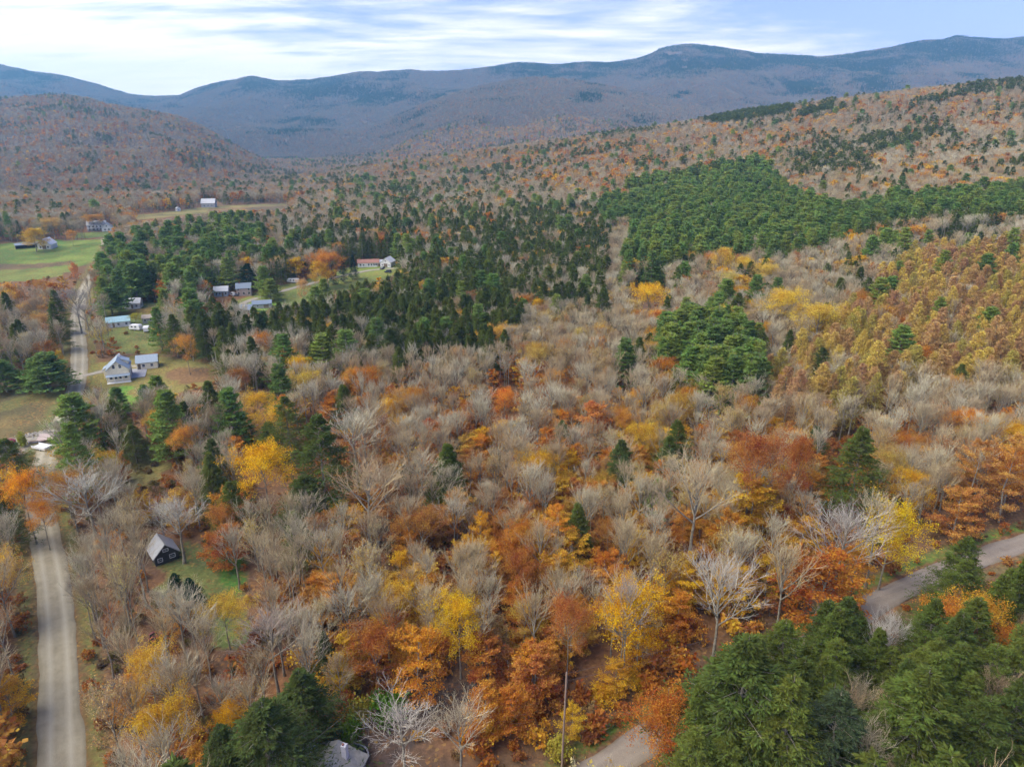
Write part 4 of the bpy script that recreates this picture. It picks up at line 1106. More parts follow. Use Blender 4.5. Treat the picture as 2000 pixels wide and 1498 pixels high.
house('slate_roofed_barn', 'low barn with dark slate blue roof at the drive entrance', 'barn', 475, 612, R(84), 7, 9, 2.4, 1.8, 'grey', 'slate', [('l', 2, .9, .9, .9)], [('l', -2, 2.4, 2.3)], keep=9)
house('slate_roofed_garage', 'slate roofed garage half hidden behind small spruces on the lawn', 'garage', 513, 600, R(84), 5.5, 9, 2.2, 1.3, 'grey', 'slate', [('l', 2, .9, .9, .9)], [('l', -2, 2.4, 2.2)], keep=8)
# white ranch with red roof, breezeway and garage
e = house('ranch_house', 'long white ranch house with red brown roof on the lawn', 'house', 720, 520, R(88), 6.5, 13.4, 2.7, 1.7, 'white', 'red',
      [('l', 5.0, .9, 1.0, 1.2), ('l', -.2, .9, 1.0, 1.2), ('l', -2.0, .9, 1.0, 1.2), ('l', -3.6, .9, 1.0, 1.2), ('l', -4.9, .9, 1.0, 1.2), ('l', 3.0, .9, .9, .9)], [('l', -6.2, .9, 2.1)], (0, 5.6, .9, 'redbrick'), keep=11)
x, y, z = ground(743, 518)
bz = empty('breezeway', x, y, z, R(88) - math.atan2(x, y)); tag(bz, 'open white roofed breezeway joining the ranch house to its garage', 'breezeway')
B().slab((0, -3.6, 3.6), (0, 3.6, 3.6), (-3.2, 3.6, 2.6), (-3.2, -3.6, 2.6), .15).slab((0, 3.6, 3.6), (0, -3.6, 3.6), (3.0, -3.6, 2.6), (3.0, 3.6, 2.6), .15).build('roof', M['whiteroof'], bz)
for q in (-3.2, 0, 3.2): B().box(-3.0, -2.85, q - .08, q + .08, -.3, 2.5).build('post', M['trim'], bz)
B().box(2.6, 2.8, -3.5, 3.5, -.3, 2.5).build('back_wall', M['white'], bz); KEEP_OUT.append((x, y, 6))
house('white_garage', 'white gabled garage with white roof at the end of the drive', 'garage', 758, 520, R(-22), 7.0, 8.5, 3.2, 2.6, 'white', 'whiteroof',
      [('f', 0, 3.6, .8, .8), ('f', -2.2, 1.0, .7, 1.0), ('f', 2.4, 1.0, .7, 1.0), ('r', -2, 1, .9, 1.0), ('r', 2, 1, .9, 1.0)], [('f', 0, 2.6, 2.4, )], keep=9)
# far farmstead
e = house('dormered_farmhouse', 'large white farmhouse with grey roof above the green field', 'house', 191, 450, R(86), 8, 15, 5.0, 3.2, 'white', 'steel',
      [('l', q, 3.0, 1.2, 1.3) for q in (-5.6, -2.8, 0, 2.8, 5.6)] + [('l', q, .7, 1.1, 1.3) for q in (-5.6, -2.8, 2.8, 5.6)], [('l', 0, 1.2, 2.3)], (0, 4, 1.0, 'redbrick'), keep=14)
for q in (-5.0, -2.5, 0, 2.5, 5.0):
    dm = B().poly([(-3.6, q - .8, 6.0), (-3.6, q + .8, 6.0), (-3.6, q + .8, 7.2), (-3.6, q - .8, 7.2), (-1.4, q - .8, 7.2), (-1.4, q + .8, 7.2), (-3.6, q, 8.0), (-1.0, q, 8.0), (-2.4, q - .8, 6.6), (-2.4, q + .8, 6.6)], [(0, 1, 2, 3), (3, 2, 6), (0, 3, 4, 8), (1, 9, 5, 2)]).build('dormer', M['white'], e)
    B().slab((-3.9, q, 8.1), (-.9, q, 8.1), (-.9, q - 1.1, 7.2), (-3.9, q - 1.1, 7.2), .1).slab((-3.9, q, 8.1), (-.9, q, 8.1), (-.9, q + 1.1, 7.2), (-3.9, q + 1.1, 7.2), .1).build('dormer_roof', M['steel'], dm)
B().slab((-4.0, -7.6, 2.9), (-4.0, 7.6, 2.9), (-6.5, 7.6, 2.4), (-6.5, -7.6, 2.4), .12).build('porch_roof', M['steel'], e)
for q in np.linspace(-7.2, 7.2, 7): B().box(-6.4, -6.2, q - .1, q + .1, -.3, 2.4).build('porch_post', M['trim'], e)
house('farm_wing', 'white gabled annex standing right against the dormered farmhouse', 'house', 211, 451, R(-8), 8, 9, 3.6, 3.2, 'white', 'bluegrey', [('f', -1.5, 1, 1.1, 1.3), ('f', 1.5, 1, 1.1, 1.3), ('f', 0, 4.0, 1, 1)], [], keep=9)
e = house('white_barn', 'white barn with sagging white roof under the broad gold tree', 'barn', 94, 485, R(-24), 9, 11, 3.4, 4.0, 'white', 'whiteroof', [('f', -2.5, 1, 1.2, 1.2), ('f', 2.5, 1, 1.2, 1.2), ('f', 0, 4.4, 1, 1)], [('f', 0, 2.6, 2.8)], keep=13)
x, y, z = ground(62, 484)
sh_ = empty('cattle_shed', x, y, z, R(4) - math.atan2(x, y)); tag(sh_, 'long low dark open shed attached beside the white barn', 'shed')
B().box(-10, 10, 2, 2.3, -.4, 3.0).build('back_wall', M['dark'], sh_); B().box(-10, -9.7, -2, 2, -.4, 3.0).box(9.7, 10, -2, 2, -.4, 3.0).build('side_wall', M['dark'], sh_)
B().slab((-10.4, -3.0, 2.8), (10.4, -3.0, 2.8), (10.4, 2.8, 3.8), (-10.4, 2.8, 3.8), .15).build('roof', M['slate'], sh_)
for q in np.linspace(-9.5, 9.5, 6): B().box(q - .1, q + .1, -2.7, -2.5, -.4, 2.8).build('post', M['dark'], sh_)
KEEP_OUT.append((x, y, 15))
house('grey_barn', 'pale grey gabled house at the edge of the far meadow', 'house', 409, 405, R(76), 10, 15, 5.0, 4.5, 'grey', 'steel', [('l', -4, 1.5, 1.3, 1.5), ('l', 0, 1.5, 1.3, 1.5), ('l', 4, 1.5, 1.3, 1.5), ('f', 0, 5, 1.2, 1.3)], [], (0, 3, 1.2, 'redbrick'), keep=14)
house('field_hut', 'tiny white hut alone on the far meadow', 'hut', 348, 412, R(20), 4, 5, 2.6, 1.4, 'white', 'steel', [('f', 0, 1, .9, .9)], [], keep=6)
# roofs among the larches
house('larch_cottage', 'white gabled cottage beside the golden larches', 'house', 1843, 503, R(-30), 5.5, 7, 3.0, 2.4, 'white', 'whiteroof', [('f', -1.4, 1, 1, 1.1), ('f', 1.4, 1, 1, 1.1)], [], keep=9)
house('larch_barn', 'grey roofed barn behind the golden larches', 'barn', 1938, 480, R(84), 5.5, 8, 3.4, 2.6, 'grey', 'brownroof', [('l', -2, 1, 1, 1)], [('l', 2, 2, 2.4)], keep=8)

# ------------------------------------------------------------------ vehicles and yard things
def wheels(root, xs, ys, r, w=.22):
    for a in xs:
        for b in ys:
            t_ = B().disc((a, b, r), (1, 0, 0), r, w).build('wheel', M['rubber'], root); B().disc((a, b, r), (1, 0, 0), r * .55, w + .03, 10).build('rim', M['silver'], t_)
def car(name, label, cat, px, py, rz, paint, van=False, group=None):
    x, y, z = ground(px, py); e = empty(name, x, y, z + .02, rz); tag(e, label, cat, group)
    h = 1.9 if van else 1.5
    b = B(); prof = [(-2.2, .35), (2.2, .35), (2.25, .75), (2.1, .95), (1.1, 1.02), (.5, h), (-1.7, h) if van else (-1.2, h), (-2.15, 1.0)]
    n = len(prof); V = [(s * (.88 if zz < 1.1 else .72), yy, zz) for s in (-1, 1) for (yy, zz) in prof]
    V += [(-.8, 0, .7), (.8, 0, .7)]
    F = [(i, (i + 1) % n, (i + 1) % n + n, i + n) for i in range(n)] + [(2 * n, (i + 1) % n, i) for i in range(n)] + [(2 * n + 1, i + n, (i + 1) % n + n) for i in range(n)]
    b.poly(V, F).build('body', M[paint], e)
    B().poly([(-.72, .60, h - .06), (.72, .60, h - .06), (.80, 1.10, 1.07), (-.80, 1.10, 1.07)], [(3, 2, 1, 0)]).build('windscreen', M['glass'], e)
    for s in (-1, 1): B().box(s * .80 - .045, s * .80 + .045, -1.2, .35, 1.08, h - .12).build('side_window', M['glass'], e)
    for s in (-.6, .6): B().box(s - .15, s + .15, 2.2, 2.27, .62, .76).build('headlight', M['silver'], e)
    wheels(e, (-.82, .82), (-1.4, 1.4), .34); KEEP_OUT.append((x, y, 3)); return e
car('parked_van', 'silver van parked between the blue bungalow and the faded house', 'van', 454, 578, R(60), 'silver', True)
car('parked_car', 'dark car parked beside the silver van', 'car', 462, 578, R(62), 'darkpaint')
car('garage_car', 'dark car standing in front of the white garage', 'car', 747, 526, R(165), 'darkpaint')
car('yard_truck', 'dark truck with a white load parked below the white garage', 'truck', 758, 533, R(70), 'darkpaint', True)
car('track_car', 'red car parked on the dirt track behind the dark cedar', 'car', 13, 868, R(100), 'redpaint')
car('buried_car', 'small dark car under the bare trees by the gravel road', 'car', 216, 1362, R(30), 'darkpaint')
def camper(label, px, py, rz, L=5.5, group=None, name='camper_trailer'):
    x, y, z = ground(px, py); e = empty(name, x, y, z + .02, rz); tag(e, label, 'camper', group)
    prof = [(-L / 2, .6), (L / 2 - .2, .55), (L / 2, 1.2), (L / 2 - .5, 2.5), (-L / 2 + .4, 2.7), (-L / 2, 2.2)]; n = len(prof)
    V = [(s * 1.1, a, b) for s in (-1, 1) for a, b in prof]
    B().poly(V + [(-1.1, 0, 1.6), (1.1, 0, 1.6)], [(i, (i + 1) % n, (i + 1) % n + n, i + n) for i in range(n)] + [(2 * n, (i + 1) % n, i) for i in range(n)] + [(2 * n + 1, i + n, (i + 1) % n + n) for i in range(n)]).build('body', M['whitepaint'], e)
    for s in (-1, 1):
        for q in (-1.3, .6): B().box(s * 1.1 - .03, s * 1.1 + .03, q, q + .9, 1.5, 2.1).build('side_window', M['glass'], e)
    B().box(-.6, .6, L / 2 - .3, L / 2 - .1, 1.5, 2.0).build('end_window', M['glass'], e); B().box(1.08, 1.14, -.6, .1, .7, 2.3).build('door', M['trim'], e)
    B().tube([(0, L / 2, .55), (0, L / 2 + 1.2, .5)], .06, 6).build('tow_bar', M['darkpaint'], e); wheels(e, (-1.0, 1.0), (-.2,), .36); KEEP_OUT.append((x, y, 4)); return e
camper('white camper trailer between the teal roofed house and the long narrow building', 266, 645, R(75), 5.6)
camper('short white camper trailer standing on the grass below the long narrow building', 287, 648, R(20), 4.2)
camper('white camper trailer under the trees along the ranch lawn', 573, 553, R(80), 7.0)
x, y, z = ground(309, 1250)     # tractor
e = empty('tractor', x, y, z + .02, R(-65)); tag(e, 'old red tractor parked among bare trees near the dark cabin', 'tractor')
B().box(-.32, .32, .2, 1.9, .75, 1.35).build('bonnet', M['redpaint'], e); B().box(-.45, .45, -.9, .2, .6, 1.0).build('body', M['redpaint'], e); B().box(-.25, .25, -.75, -.3, 1.0, 1.15).box(-.25, .25, -.85, -.75, 1.0, 1.5).build('seat', M['rubber'], e)
B().tube([(.2, 1.2, 1.35), (.2, 1.2, 2.0)], .04, 6).build('exhaust', M['darkpaint'], e); B().tube([(0, .1, 1.2), (0, -.15, 1.5)], .03, 5).disc((0, -.17, 1.52), (0, -.6, 1), .2, .03).build('steering_wheel', M['rubber'], e)
for s in (-1, 1):
    B().poly([(s * .5, -1.3, 1.1), (s * .85, -1.3, 1.1), (s * .85, -.6, 1.45), (s * .5, -.6, 1.45), (s * .5, .1, 1.1), (s * .85, .1, 1.1)], [(0, 1, 2, 3), (3, 2, 5, 4)]).build('mudguard', M['redpaint'], e)
    t_ = B().disc((s * .72, -.6, .68), (1, 0, 0), .68, .32, 16).build('wheel', M['rubber'], e); B().disc((s * .72, -.6, .68), (1, 0, 0), .36, .35, 12).build('rim', M['redpaint'], t_)
    t_ = B().disc((s * .5, 1.6, .38), (1, 0, 0), .38, .2, 14).build('wheel', M['rubber'], e); B().disc((s * .5, 1.6, .38), (1, 0, 0), .2, .23, 10).build('rim', M['redpaint'], t_)
KEEP_OUT.append((x, y, 3))
# stone heap, lumber and trailer beside the track
x, y, z = ground(88, 848)
rg = np.random.default_rng(4); stones = []
for q in range(5):
    ring = np.array([(math.cos(t), math.sin(t) * .85, 0) for t in np.arange(6) * math.pi / 3]) * rg.uniform(.75, 1.15, (6, 1))
    V = np.concatenate([ring + [0, 0, -.35], ring * .75 + [0, 0, .42] + rg.normal(0, .06, (6, 3)), [[0, 0, .6]]])
    stones.append(mesh_np('stone', V, [np.array([(i, (i + 1) % 6, (i + 1) % 6 + 6, i + 6) for i in range(6)]), np.array([(i + 6, (i + 1) % 6 + 6, 12) for i in range(6)])], [M['stone']]))
e = empty('stone_heap', x, y, z, R(8)); tag(e, 'heap of pale field stones beside the dirt track', 'stone heap'); KEEP_OUT.append((x, y, 6))
for q in range(110):
    a, b_ = rg.normal(0, 2.6), rg.normal(0, .9); zz = max(0, 1.0 - abs(a) / 6 - abs(b_) / 2.4) * rg.uniform(.2, 1); r_ = rg.uniform(.24, .5)
    o = obj('stone', stones[q % 5], e, (a, b_, zz + .1)); o.scale = (r_, r_, r_ * rg.uniform(.8, 1.2)); o.rotation_euler = (rg.normal(0, .3), rg.normal(0, .3), rg.random() * 6)
x, y, z = ground(94, 866)
e = empty('lean_to', x, y, z, R(10)); tag(e, 'small lean-to with a tan tarpaulin roof beside the stone heap', 'lean-to')
B().slab((-2.2, -1.4, 1.7), (2.2, -1.4, 1.7), (2.2, 1.4, 2.6), (-2.2, 1.4, 2.6), .08).build('roof', M['pink'], e); B().box(-2.0, 2.0, 1.2, 1.3, 0, 2.4).build('back_wall', M['wood'], e)
for sx_ in (-2, 2): B().box(sx_ - .06, sx_ + .06, -1.3, -1.18, -.2, 1.7).build('post', M['wood'], e)
KEEP_OUT.append((x, y, 4))
x, y, z = ground(76, 864)
e = empty('lumber_stack', x, y, z, R(14)); tag(e, 'untidy stack of weathered boards beside the dirt track', 'lumber')
rg = np.random.default_rng(8)
for q in range(14):
    yy, zz = (q % 5) * .36 - .8 + rg.normal(0, .05), .1 + (q // 5) * .16; o = B().box(-2.3 + rg.normal(0, .3), 2.2 + rg.normal(0, .3), yy, yy + .28, zz, zz + .11).build('board', M[['wood', 'pole', 'slate', 'redbrick'][q % 4]], e); o.rotation_euler = (0, 0, rg.normal(0, .05))
KEEP_OUT.append((x, y, 4))
x, y, z = ground(83, 878)
e = empty('flatbed_trailer', x, y, z + .02, R(70)); tag(e, 'white flatbed trailer in front of the stack of boards', 'trailer')
B().box(-1.2, 1.2, -2.6, 2.6, .62, .78).build('bed', M['whitepaint'], e); B().box(-1.2, -1.12, -2.6, 2.6, .78, 1.3).box(1.12, 1.2, -2.6, 2.6, .78, 1.3).build('side_board', M['whitepaint'], e); B().box(-1.12, 1.12, -2.6, -2.5, .78, 1.3).build('tail_board', M['whitepaint'], e)
B().tube([(0, 2.6, .6), (0, 4.0, .5)], .06, 6).build('tow_bar', M['darkpaint'], e); wheels(e, (-1.05, 1.05), (-.5,), .36); KEEP_OUT.append((x, y, 4))

# ------------------------------------------------------------------ poles and wires
def height_to(x, y, z, ytop):
    v = (ytop - 749.0) / FPX
    return (-v * y * cP - y * sP) / (cP - v * sP) + CAMZ - z
def pole(label, px, py, ytop, lean=(0, 0), arm=True, rz=0.0):
    x, y, z = ground(px, py); h = height_to(x, y, z, ytop); e = empty('utility_pole', x, y, z, rz); tag(e, label, 'utility pole')
    e.rotation_euler = (lean[0], lean[1], rz)
    B().tube([(0, 0, -.6), (0, 0, h * .5), (0, 0, h)], [.17, .14, .11], 8).build('shaft', M['pole'], e)
    if arm:
        c = B().box(-1.1, 1.1, -.16, -.06, h - .75, h - .6).build('crossarm', M['pole'], e)
        for q in (-1.0, -.4, .4, 1.0): B().tube([(q, -.11, h - .6), (q, -.11, h - .42)], .05, 6).build('insulator', M['whitepaint'], c)
    KEEP_OUT.append((x, y, 1.5)); return np.array((x, y, z + h))
pa = pole('bare utility pole rising from the leafy bank above the paved road', 1096, 1525, 1312, (0, R(.8)), False)
pb = pole('weathered utility pole standing beside the dark round cedar', 45, 944, 897, (0, R(-6)), True, .5)
pc = pole('wooden utility pole at the roadside where the paved road leaves the hemlocks', 1901, 1124, 1084, (0, 0), False)
B().tube([(0, 0, h_) for h_ in (6.2, 6.9)], .2, 10).build('transformer', M['silver'], [o for o in bpy.data.objects if o.name == 'utility_pole.001'][0])
def wire(a, b, sag, label):
    t = np.linspace(0, 1, 40)[:, None]; P = a * (1 - t) + b * t; P[:, 2] -= sag * 4 * (t * (1 - t))[:, 0]
    o = B().tube(P - a, .018, 4, False).build('power_line', M['wire']); o.location = a
    tag(o, label, 'power line')
wire(pa + [0, 0, -.3], pc + [0, 0, -.3], 1.6, 'thin power line strung above the paved road between two poles')
wire(pa + [0, 0, -1.5], pc + [0, 0, -1.6], 1.8, 'lower slack cable strung below the power line along the paved road')
# ------------------------------------------------------------------ trees one can name
LM = [  # kind, x, top, base, width (view pixels), colour, label
 ('leafy', 528, 868, 1032, 96, (.74, .43, .02), 'bright gold maple with a round crown beside the big dark hemlock'),
 ('leafy', 510, 766, 850, 60, (.68, .42, .04), 'gold maple rising behind the pair of dark hemlocks'),
 ('leafy', 596, 695, 775, 44, (.70, .42, .03), 'gold tree with a rounded top beside a green pine'),
 ('leafy', 608, 724, 805, 56, (.60, .43, .08), 'dull yellow tree just below the small gold tree and pine'),
 ('leafy', 692, 717, 795, 42, (.58, .30, .06), 'orange tan maple among grey bare trees'),
 ('tan', 148, 870, 952, 78, (.56, .36, .05), 'olive gold tree with a spreading top beside the gravel road'),
 ('leafy', 210, 884, 965, 62, (.52, .36, .05), 'olive yellow dome shaped tree next to the roadside clearing'),
 ('leafy', 72, 922, 1062, 74, (.70, .30, .025), 'vivid orange maple overhanging the gravel road'),
 ('leafy', 98, 975, 1075, 56, (.66, .28, .035), 'smaller orange maple touching the one over the gravel road'),
 ('leafy', 450, 1163, 1268, 86, (.62, .42, .06), 'pale yellow umbrella shaped tree below the cabin lawn'),
 ('leafy', 985, 758, 850, 48, (.72, .26, .04), 'vivid orange maple standing out of the grey bare woods'),
 ('beech', 853, 818, 905, 58, (.50, .17, .04), 'rusty orange beech glowing between bare trees'),
 ('leafy', 1262, 553, 645, 66, (.76, .46, .03), 'vivid golden tree at the foot of the pine plantation'),
 ('tan', 1232, 580, 650, 42, (.60, .42, .10), 'pale yellow tree touching the vivid golden tree by the plantation'),
 ('leafy', 1408, 484, 565, 40, (.66, .44, .08), 'pale gold tree below the pine plantation edge'),
 ('leafy', 1382, 492, 555, 20, (.62, .28, .08), 'slim orange tree at the pine plantation edge'),
 ('leafy', 1447, 500, 575, 38, (.68, .46, .06), 'round yellow tree standing alone below the plantation'),
 ('leafy', 1493, 514, 585, 42, (.64, .46, .10), 'pale yellow round tree beside the dark pine clump'),
 ('leafy', 1422, 530, 600, 40, (.54, .44, .12), 'faded yellow round tree among grey trees below the plantation'),
 ('leafy', 1518, 562, 665, 78, (.70, .48, .06), 'broad yellow tree, largest of the yellow trees beside the larches'),
 ('leafy', 1588, 592, 695, 82, (.64, .45, .07), 'broad faded yellow tree touching the larch stand'),
 ('leafy', 1415, 596, 675, 52, (.64, .44, .07), 'yellow tree above the green pine clump'),
 ('leafy', 1490, 628, 700, 24, (.60, .32, .04), 'slim orange gold tree beside the pine clump'),
 ('leafy', 1357, 622, 690, 34, (.42, .35, .05), 'olive yellow pointed tree growing out of the pine clump'),
 ('leafy', 1250, 660, 715, 42, (.34, .30, .04), 'olive green low tree left of the pine clump among grey trees'),
 ('leafy', 1315, 730, 800, 66, (.46, .34, .04), 'mustard coloured low tree at the foot of the pine clump'),
 ('leafy', 1715, 988, 1152, 100, (.66, .44, .02), 'tall yellow maple at the edge of the paved road'),
 ('leafy', 1210, 1135, 1330, 118, (.74, .42, .015), 'glowing yellow maple grove tree above the utility line'),
 ('leafy', 900, 1165, 1325, 92, (.70, .44, .02), 'bright yellow maple under pale bare trees, beside a rust beech'),
 ('beech', 1245, 1180, 1318, 60, (.70, .38, .02), 'golden understorey maple against the glowing yellow maple'),
 ('leafy', 642, 492, 562, 50, (.60, .25, .05), 'round orange and gold tree beside the white ranch house'),
 ('leafy', 630, 510, 566, 38, (.62, .40, .04), 'gold tree overlapping the round orange tree by the ranch house'),
 ('leafy', 832, 492, 524, 21, (.58, .16, .04), 'small red orange round tree near the white garage'),
 ('leafy', 856, 461, 508, 15, (.72, .46, .02), 'slender gold poplar behind the white garage'),
 ('leafy', 869, 473, 508, 12, (.38, .40, .05), 'slender green poplar next to the gold poplar'),
 ('leafy', 822, 478, 508, 9, (.60, .34, .06), 'thin orange poplar near the small red tree'),
 ('leafy', 983, 634, 705, 52, (.62, .36, .07), 'orange yellow tree in the gap of the hemlock wood'),
 ('leafy', 835, 654, 705, 36, (.52, .38, .14), 'pale tan round tree at the hemlock wood edge'),
 ('leafy', 890, 626, 680, 26, (.50, .38, .12), 'small tan tree inside the hemlock wood'),
 ('leafy', 1060, 608, 670, 52, (.50, .36, .12), 'straw coloured tree below the hemlock wood'),
 ('leafy', 1135, 640, 705, 46, (.48, .36, .12), 'straw coloured round tree between grey trees'),
 ('leafy', 1045, 678, 745, 46, (.54, .38, .10), 'pale straw tree with pale trunk above the orange stand'),
 ('leafy', 898, 678, 740, 44, (.52, .28, .10), 'faded orange dome behind a small hemlock'),
 ('leafy', 372, 652, 732, 38, (.60, .30, .06), 'orange tree beside a leaning white birch'),
 ('leafy', 203, 640, 678, 36, (.56, .42, .05), 'low round yellow tree below the teal roofed house'),
 ('leafy', 266, 611, 634, 19, (.44, .40, .05), 'yellow green bush shaped tree behind the camper trailers'),
 ('leafy', 597, 543, 605, 22, (.62, .38, .14), 'pale orange slim tree on the lawn along the drive'),
 ('leafy', 690, 574, 630, 48, (.52, .30, .12), 'faded orange tree below the ranch lawn'),
 ('leafy', 745, 558, 622, 28, (.58, .38, .12), 'pale orange tree at the hemlock wood corner'),
 ('leafy', 787, 528, 570, 28, (.60, .42, .10), 'pale gold dome below the white garage'),
 ('leafy', 797, 550, 592, 24, (.60, .42, .08), 'gold dome just in front of the pale gold dome'),
 ('leafy', 592, 620, 682, 42, (.56, .38, .09), 'faded gold tree on the wood edge below the slate barn'),
 ('leafy', 610, 636, 690, 26, (.64, .42, .06), 'small gold tree touching the faded gold tree'),
 ('leafy', 72, 446, 492, 42, (.58, .37, .05), 'broad gold tree shading the white barn'),
 ('leafy', 143, 449, 480, 20, (.58, .28, .07), 'orange tree beside the dormered farmhouse lawn'),
 ('leafy', 186, 418, 452, 36, (.54, .28, .06), 'orange tree directly behind the dormered farmhouse'),
 ('leafy', 107, 424, 468, 34, (.56, .36, .12), 'pale gold tree behind the white barn'),
 ('leafy', 252, 414, 445, 22, (.58, .28, .06), 'orange tree on the far meadow edge'),
 ('leafy', 265, 434, 468, 22, (.60, .34, .05), 'gold orange tree below the far meadow edge'),
 ('leafy', 287, 430, 462, 13, (.62, .40, .12), 'small pale gold tree beside the gold orange tree'),
 ('leafy', 314, 442, 474, 24, (.60, .40, .05), 'flat topped gold tree above the pine wood'),
 ('leafy', 494, 423, 455, 26, (.60, .42, .06), 'gold tree at the top of the pine wood'),
 ('leafy', 88, 545, 598, 24, (.52, .26, .06), 'orange tree at the lower edge of the green field'),
 ('leafy', 152, 512, 560, 14, (.60, .22, .07), 'narrow orange red tree where the field meets the gravel road'),
 ('leafy', 17, 565, 600, 18, (.50, .24, .07), 'small orange tree below the green field'),
 ('leafy', 88, 612, 668, 38, (.52, .30, .09), 'faded orange tree in the brown thicket beside the gravel road'),
 ('leafy', 62, 588, 640, 46, (.50, .30, .10), 'tan orange tree in the brown thicket'),
 ('leafy', 126, 684, 745, 16, (.58, .38, .06), 'slim yellow tree beside the gravel road'),
 ('beech', 1165, 785, 885, 66, (.56, .22, .06), 'soft orange beech under grey crowns'),
 ('leafy', 1462, 842, 1065, 100, (.40, .15, .045), 'large rusty beech with gold lower leaves'),
 ('beech', 1440, 935, 1075, 105, (.56, .33, .03), 'gold understorey tree below the large rusty beech'),
 ('leafy', 1545, 852, 1010, 48, (.42, .14, .04), 'slim rust red beech beside the large rusty beech'),
 ('beech', 1580, 1070, 1228, 126, (.46, .17, .03), 'wide rust orange beech beside the paved road'),
 ('beech', 1650, 1075, 1195, 62, (.56, .27, .03), 'golden orange beech touching the wide rust beech'),
 ('beech', 1490, 960, 1040, 62, (.44, .27, .03), 'bronze beech among the rust trees'),
 ('beech', 1420, 1000, 1120, 86, (.56, .25, .03), 'orange beech under a pinkish bare tree'),
 ('leafy', 1108, 1165, 1345, 80, (.46, .175, .045), 'rust coloured maple next to the glowing yellow maple'),
 ('beech', 1085, 985, 1110, 58, (.64, .27, .035), 'deep orange beech in the hardwood stand'),
 ('beech', 1075, 1015, 1100, 30, (.68, .36, .03), 'gold orange beech against the deep orange beech'),
 ('beech', 970, 1080, 1180, 48, (.68, .38, .025), 'gold beech in the heart of the orange stand'),
 ('beech', 940, 1000, 1110, 44, (.64, .32, .03), 'yellow orange beech in the middle of the stand'),
 ('beech', 822, 1225, 1375, 92, (.58, .25, .03), 'orange beech at the edge of the leaf strewn clearing'),
 ('beech', 850, 1130, 1230, 76, (.54, .26, .03), 'orange brown beech behind the bright yellow maple'),
 ('beech', 715, 1078, 1150, 50, (.60, .36, .04), 'golden beech below the split dead trunk'),
 ('beech', 1195, 1290, 1360, 56, (.62, .34, .03), 'low golden sapling on the bank'),
 ('beech', 1120, 1375, 1440, 46, (.58, .36, .03), 'low gold sapling beside the utility pole'),
 ('leafy', 1290, 1362, 1520, 118, (.48, .17, .03), 'rust orange maple leaning over the paved road'),
 ('leafy', 345, 1372, 1530, 104, (.56, .33, .03), 'gold maple under bare branches near the gravel road'),
 ('leafy', 465, 1370, 1490, 62, (.64, .34, .02), 'orange gold maple next to the dark hemlock clump'),
 ('beech', 675, 1288, 1360, 42, (.58, .42, .03), 'yellow sapling beside the dark hemlock clump'),
 ('beech', 1950, 850, 1020, 84, (.52, .27, .07), 'tall tan orange beech near the paved road bend'),
 ('beech', 1890, 860, 1010, 70, (.50, .25, .07), 'tan orange beech with several trunks near the road bend'),
 ('beech', 1860, 960, 1060, 76, (.52, .25, .06), 'faded orange beech on the roadside bank'),
 ('beech', 1300, 990, 1100, 60, (.58, .24, .04), 'orange beech below the lone young pine'),
 ('beech', 765, 955, 1060, 86, (.42, .18, .05), 'brown orange beech right of the pale leaning tree'),
 ('beech', 440, 1030, 1110, 70, (.46, .17, .04), 'rusty beech behind the cabin clearing'),
 ('beech', 690, 1040, 1120, 70, (.46, .18, .04), 'rusty orange beech below the big dark hemlock'),
 ('beech', 620, 1010, 1090, 60, (.44, .17, .04), 'dark rust beech at the foot of the big hemlock'),
 ('hemlock', 640, 812, 1022, 122, 'H', 'big dense dark hemlock beside the bright gold maple'),
 ('hemlock', 606, 930, 1045, 104, 'H', 'dark hemlock clump tree at the foot of the big hemlock'),
 ('hemlock', 570, 775, 905, 74, 'H', 'dark hemlock behind the big dense hemlock'),
 ('hemlock', 532, 825, 900, 60, 'H', 'low dark hemlock between two gold maples'),
 ('pine', 553, 712, 820, 46, 'P', 'green pine standing between two gold trees'),
 ('hemlock', 680, 752, 838, 46, 'H', 'dark hemlock tucked behind grey bare crowns'),
 ('hemlock', 845, 693, 745, 42, 'H', 'neat triangular hemlock surrounded by grey trees'),
 ('hemlock', 425, 886, 1015, 54, 'H', 'narrow dark hemlock among pale bare trees near the cabin'),
 ('hemlock', 470, 940, 1020, 60, 'H', 'short dark hemlock beside the narrow dark one'),
 ('hemlock', 790, 903, 968, 40, 'H', 'small dark hemlock in the orange stand'),
 ('hemlock', 1655, 838, 1018, 96, 'H', 'tall lone spire shaped hemlock above the paved road'),
 ('pine', 1283, 938, 1018, 54, 'P', 'lone young pine leaning in the bare stand'),
 ('hemlock', 240, 782, 888, 62, 'H', 'dark hemlock below the farmhouse yard'),
 ('hemlock', 268, 830, 905, 56, 'H', 'dark hemlock beside the roadside clearing'),
 ('pine', 165, 772, 905, 78, 'P', 'tall blue green pine beside the gravel road below the farmhouse'),
 ('hemlock', 180, 845, 930, 50, 'H', 'dark hemlock at the foot of the tall roadside pine'),
 ('hemlock', 30, 858, 945, 82, 'H', 'round dark cedar beside the utility pole'),
 ('hemlock', 350, 1120, 1178, 42, (.022, .06, .022), 'small dark spruce on the cabin lawn, taller of two'),
 ('hemlock', 381, 1130, 1196, 46, (.022, .06, .022), 'bushy dark spruce on the cabin lawn'),
 ('pine', 316, 735, 805, 42, 'P', 'green pine beyond the farmhouse lawn'),
 ('pine', 290, 752, 812, 34, 'P', 'smaller green pine on the farmhouse lawn'),
 ('pine', 236, 758, 815, 36, 'P', 'young pine in front of the farmhouse'),
 ('pine', 100, 690, 765, 72, 'P', 'broad green pine beside the gravel road and brown meadow'),
 ('pine', 78, 700, 760, 46, 'P', 'green pine touching the broad pine by the meadow'),
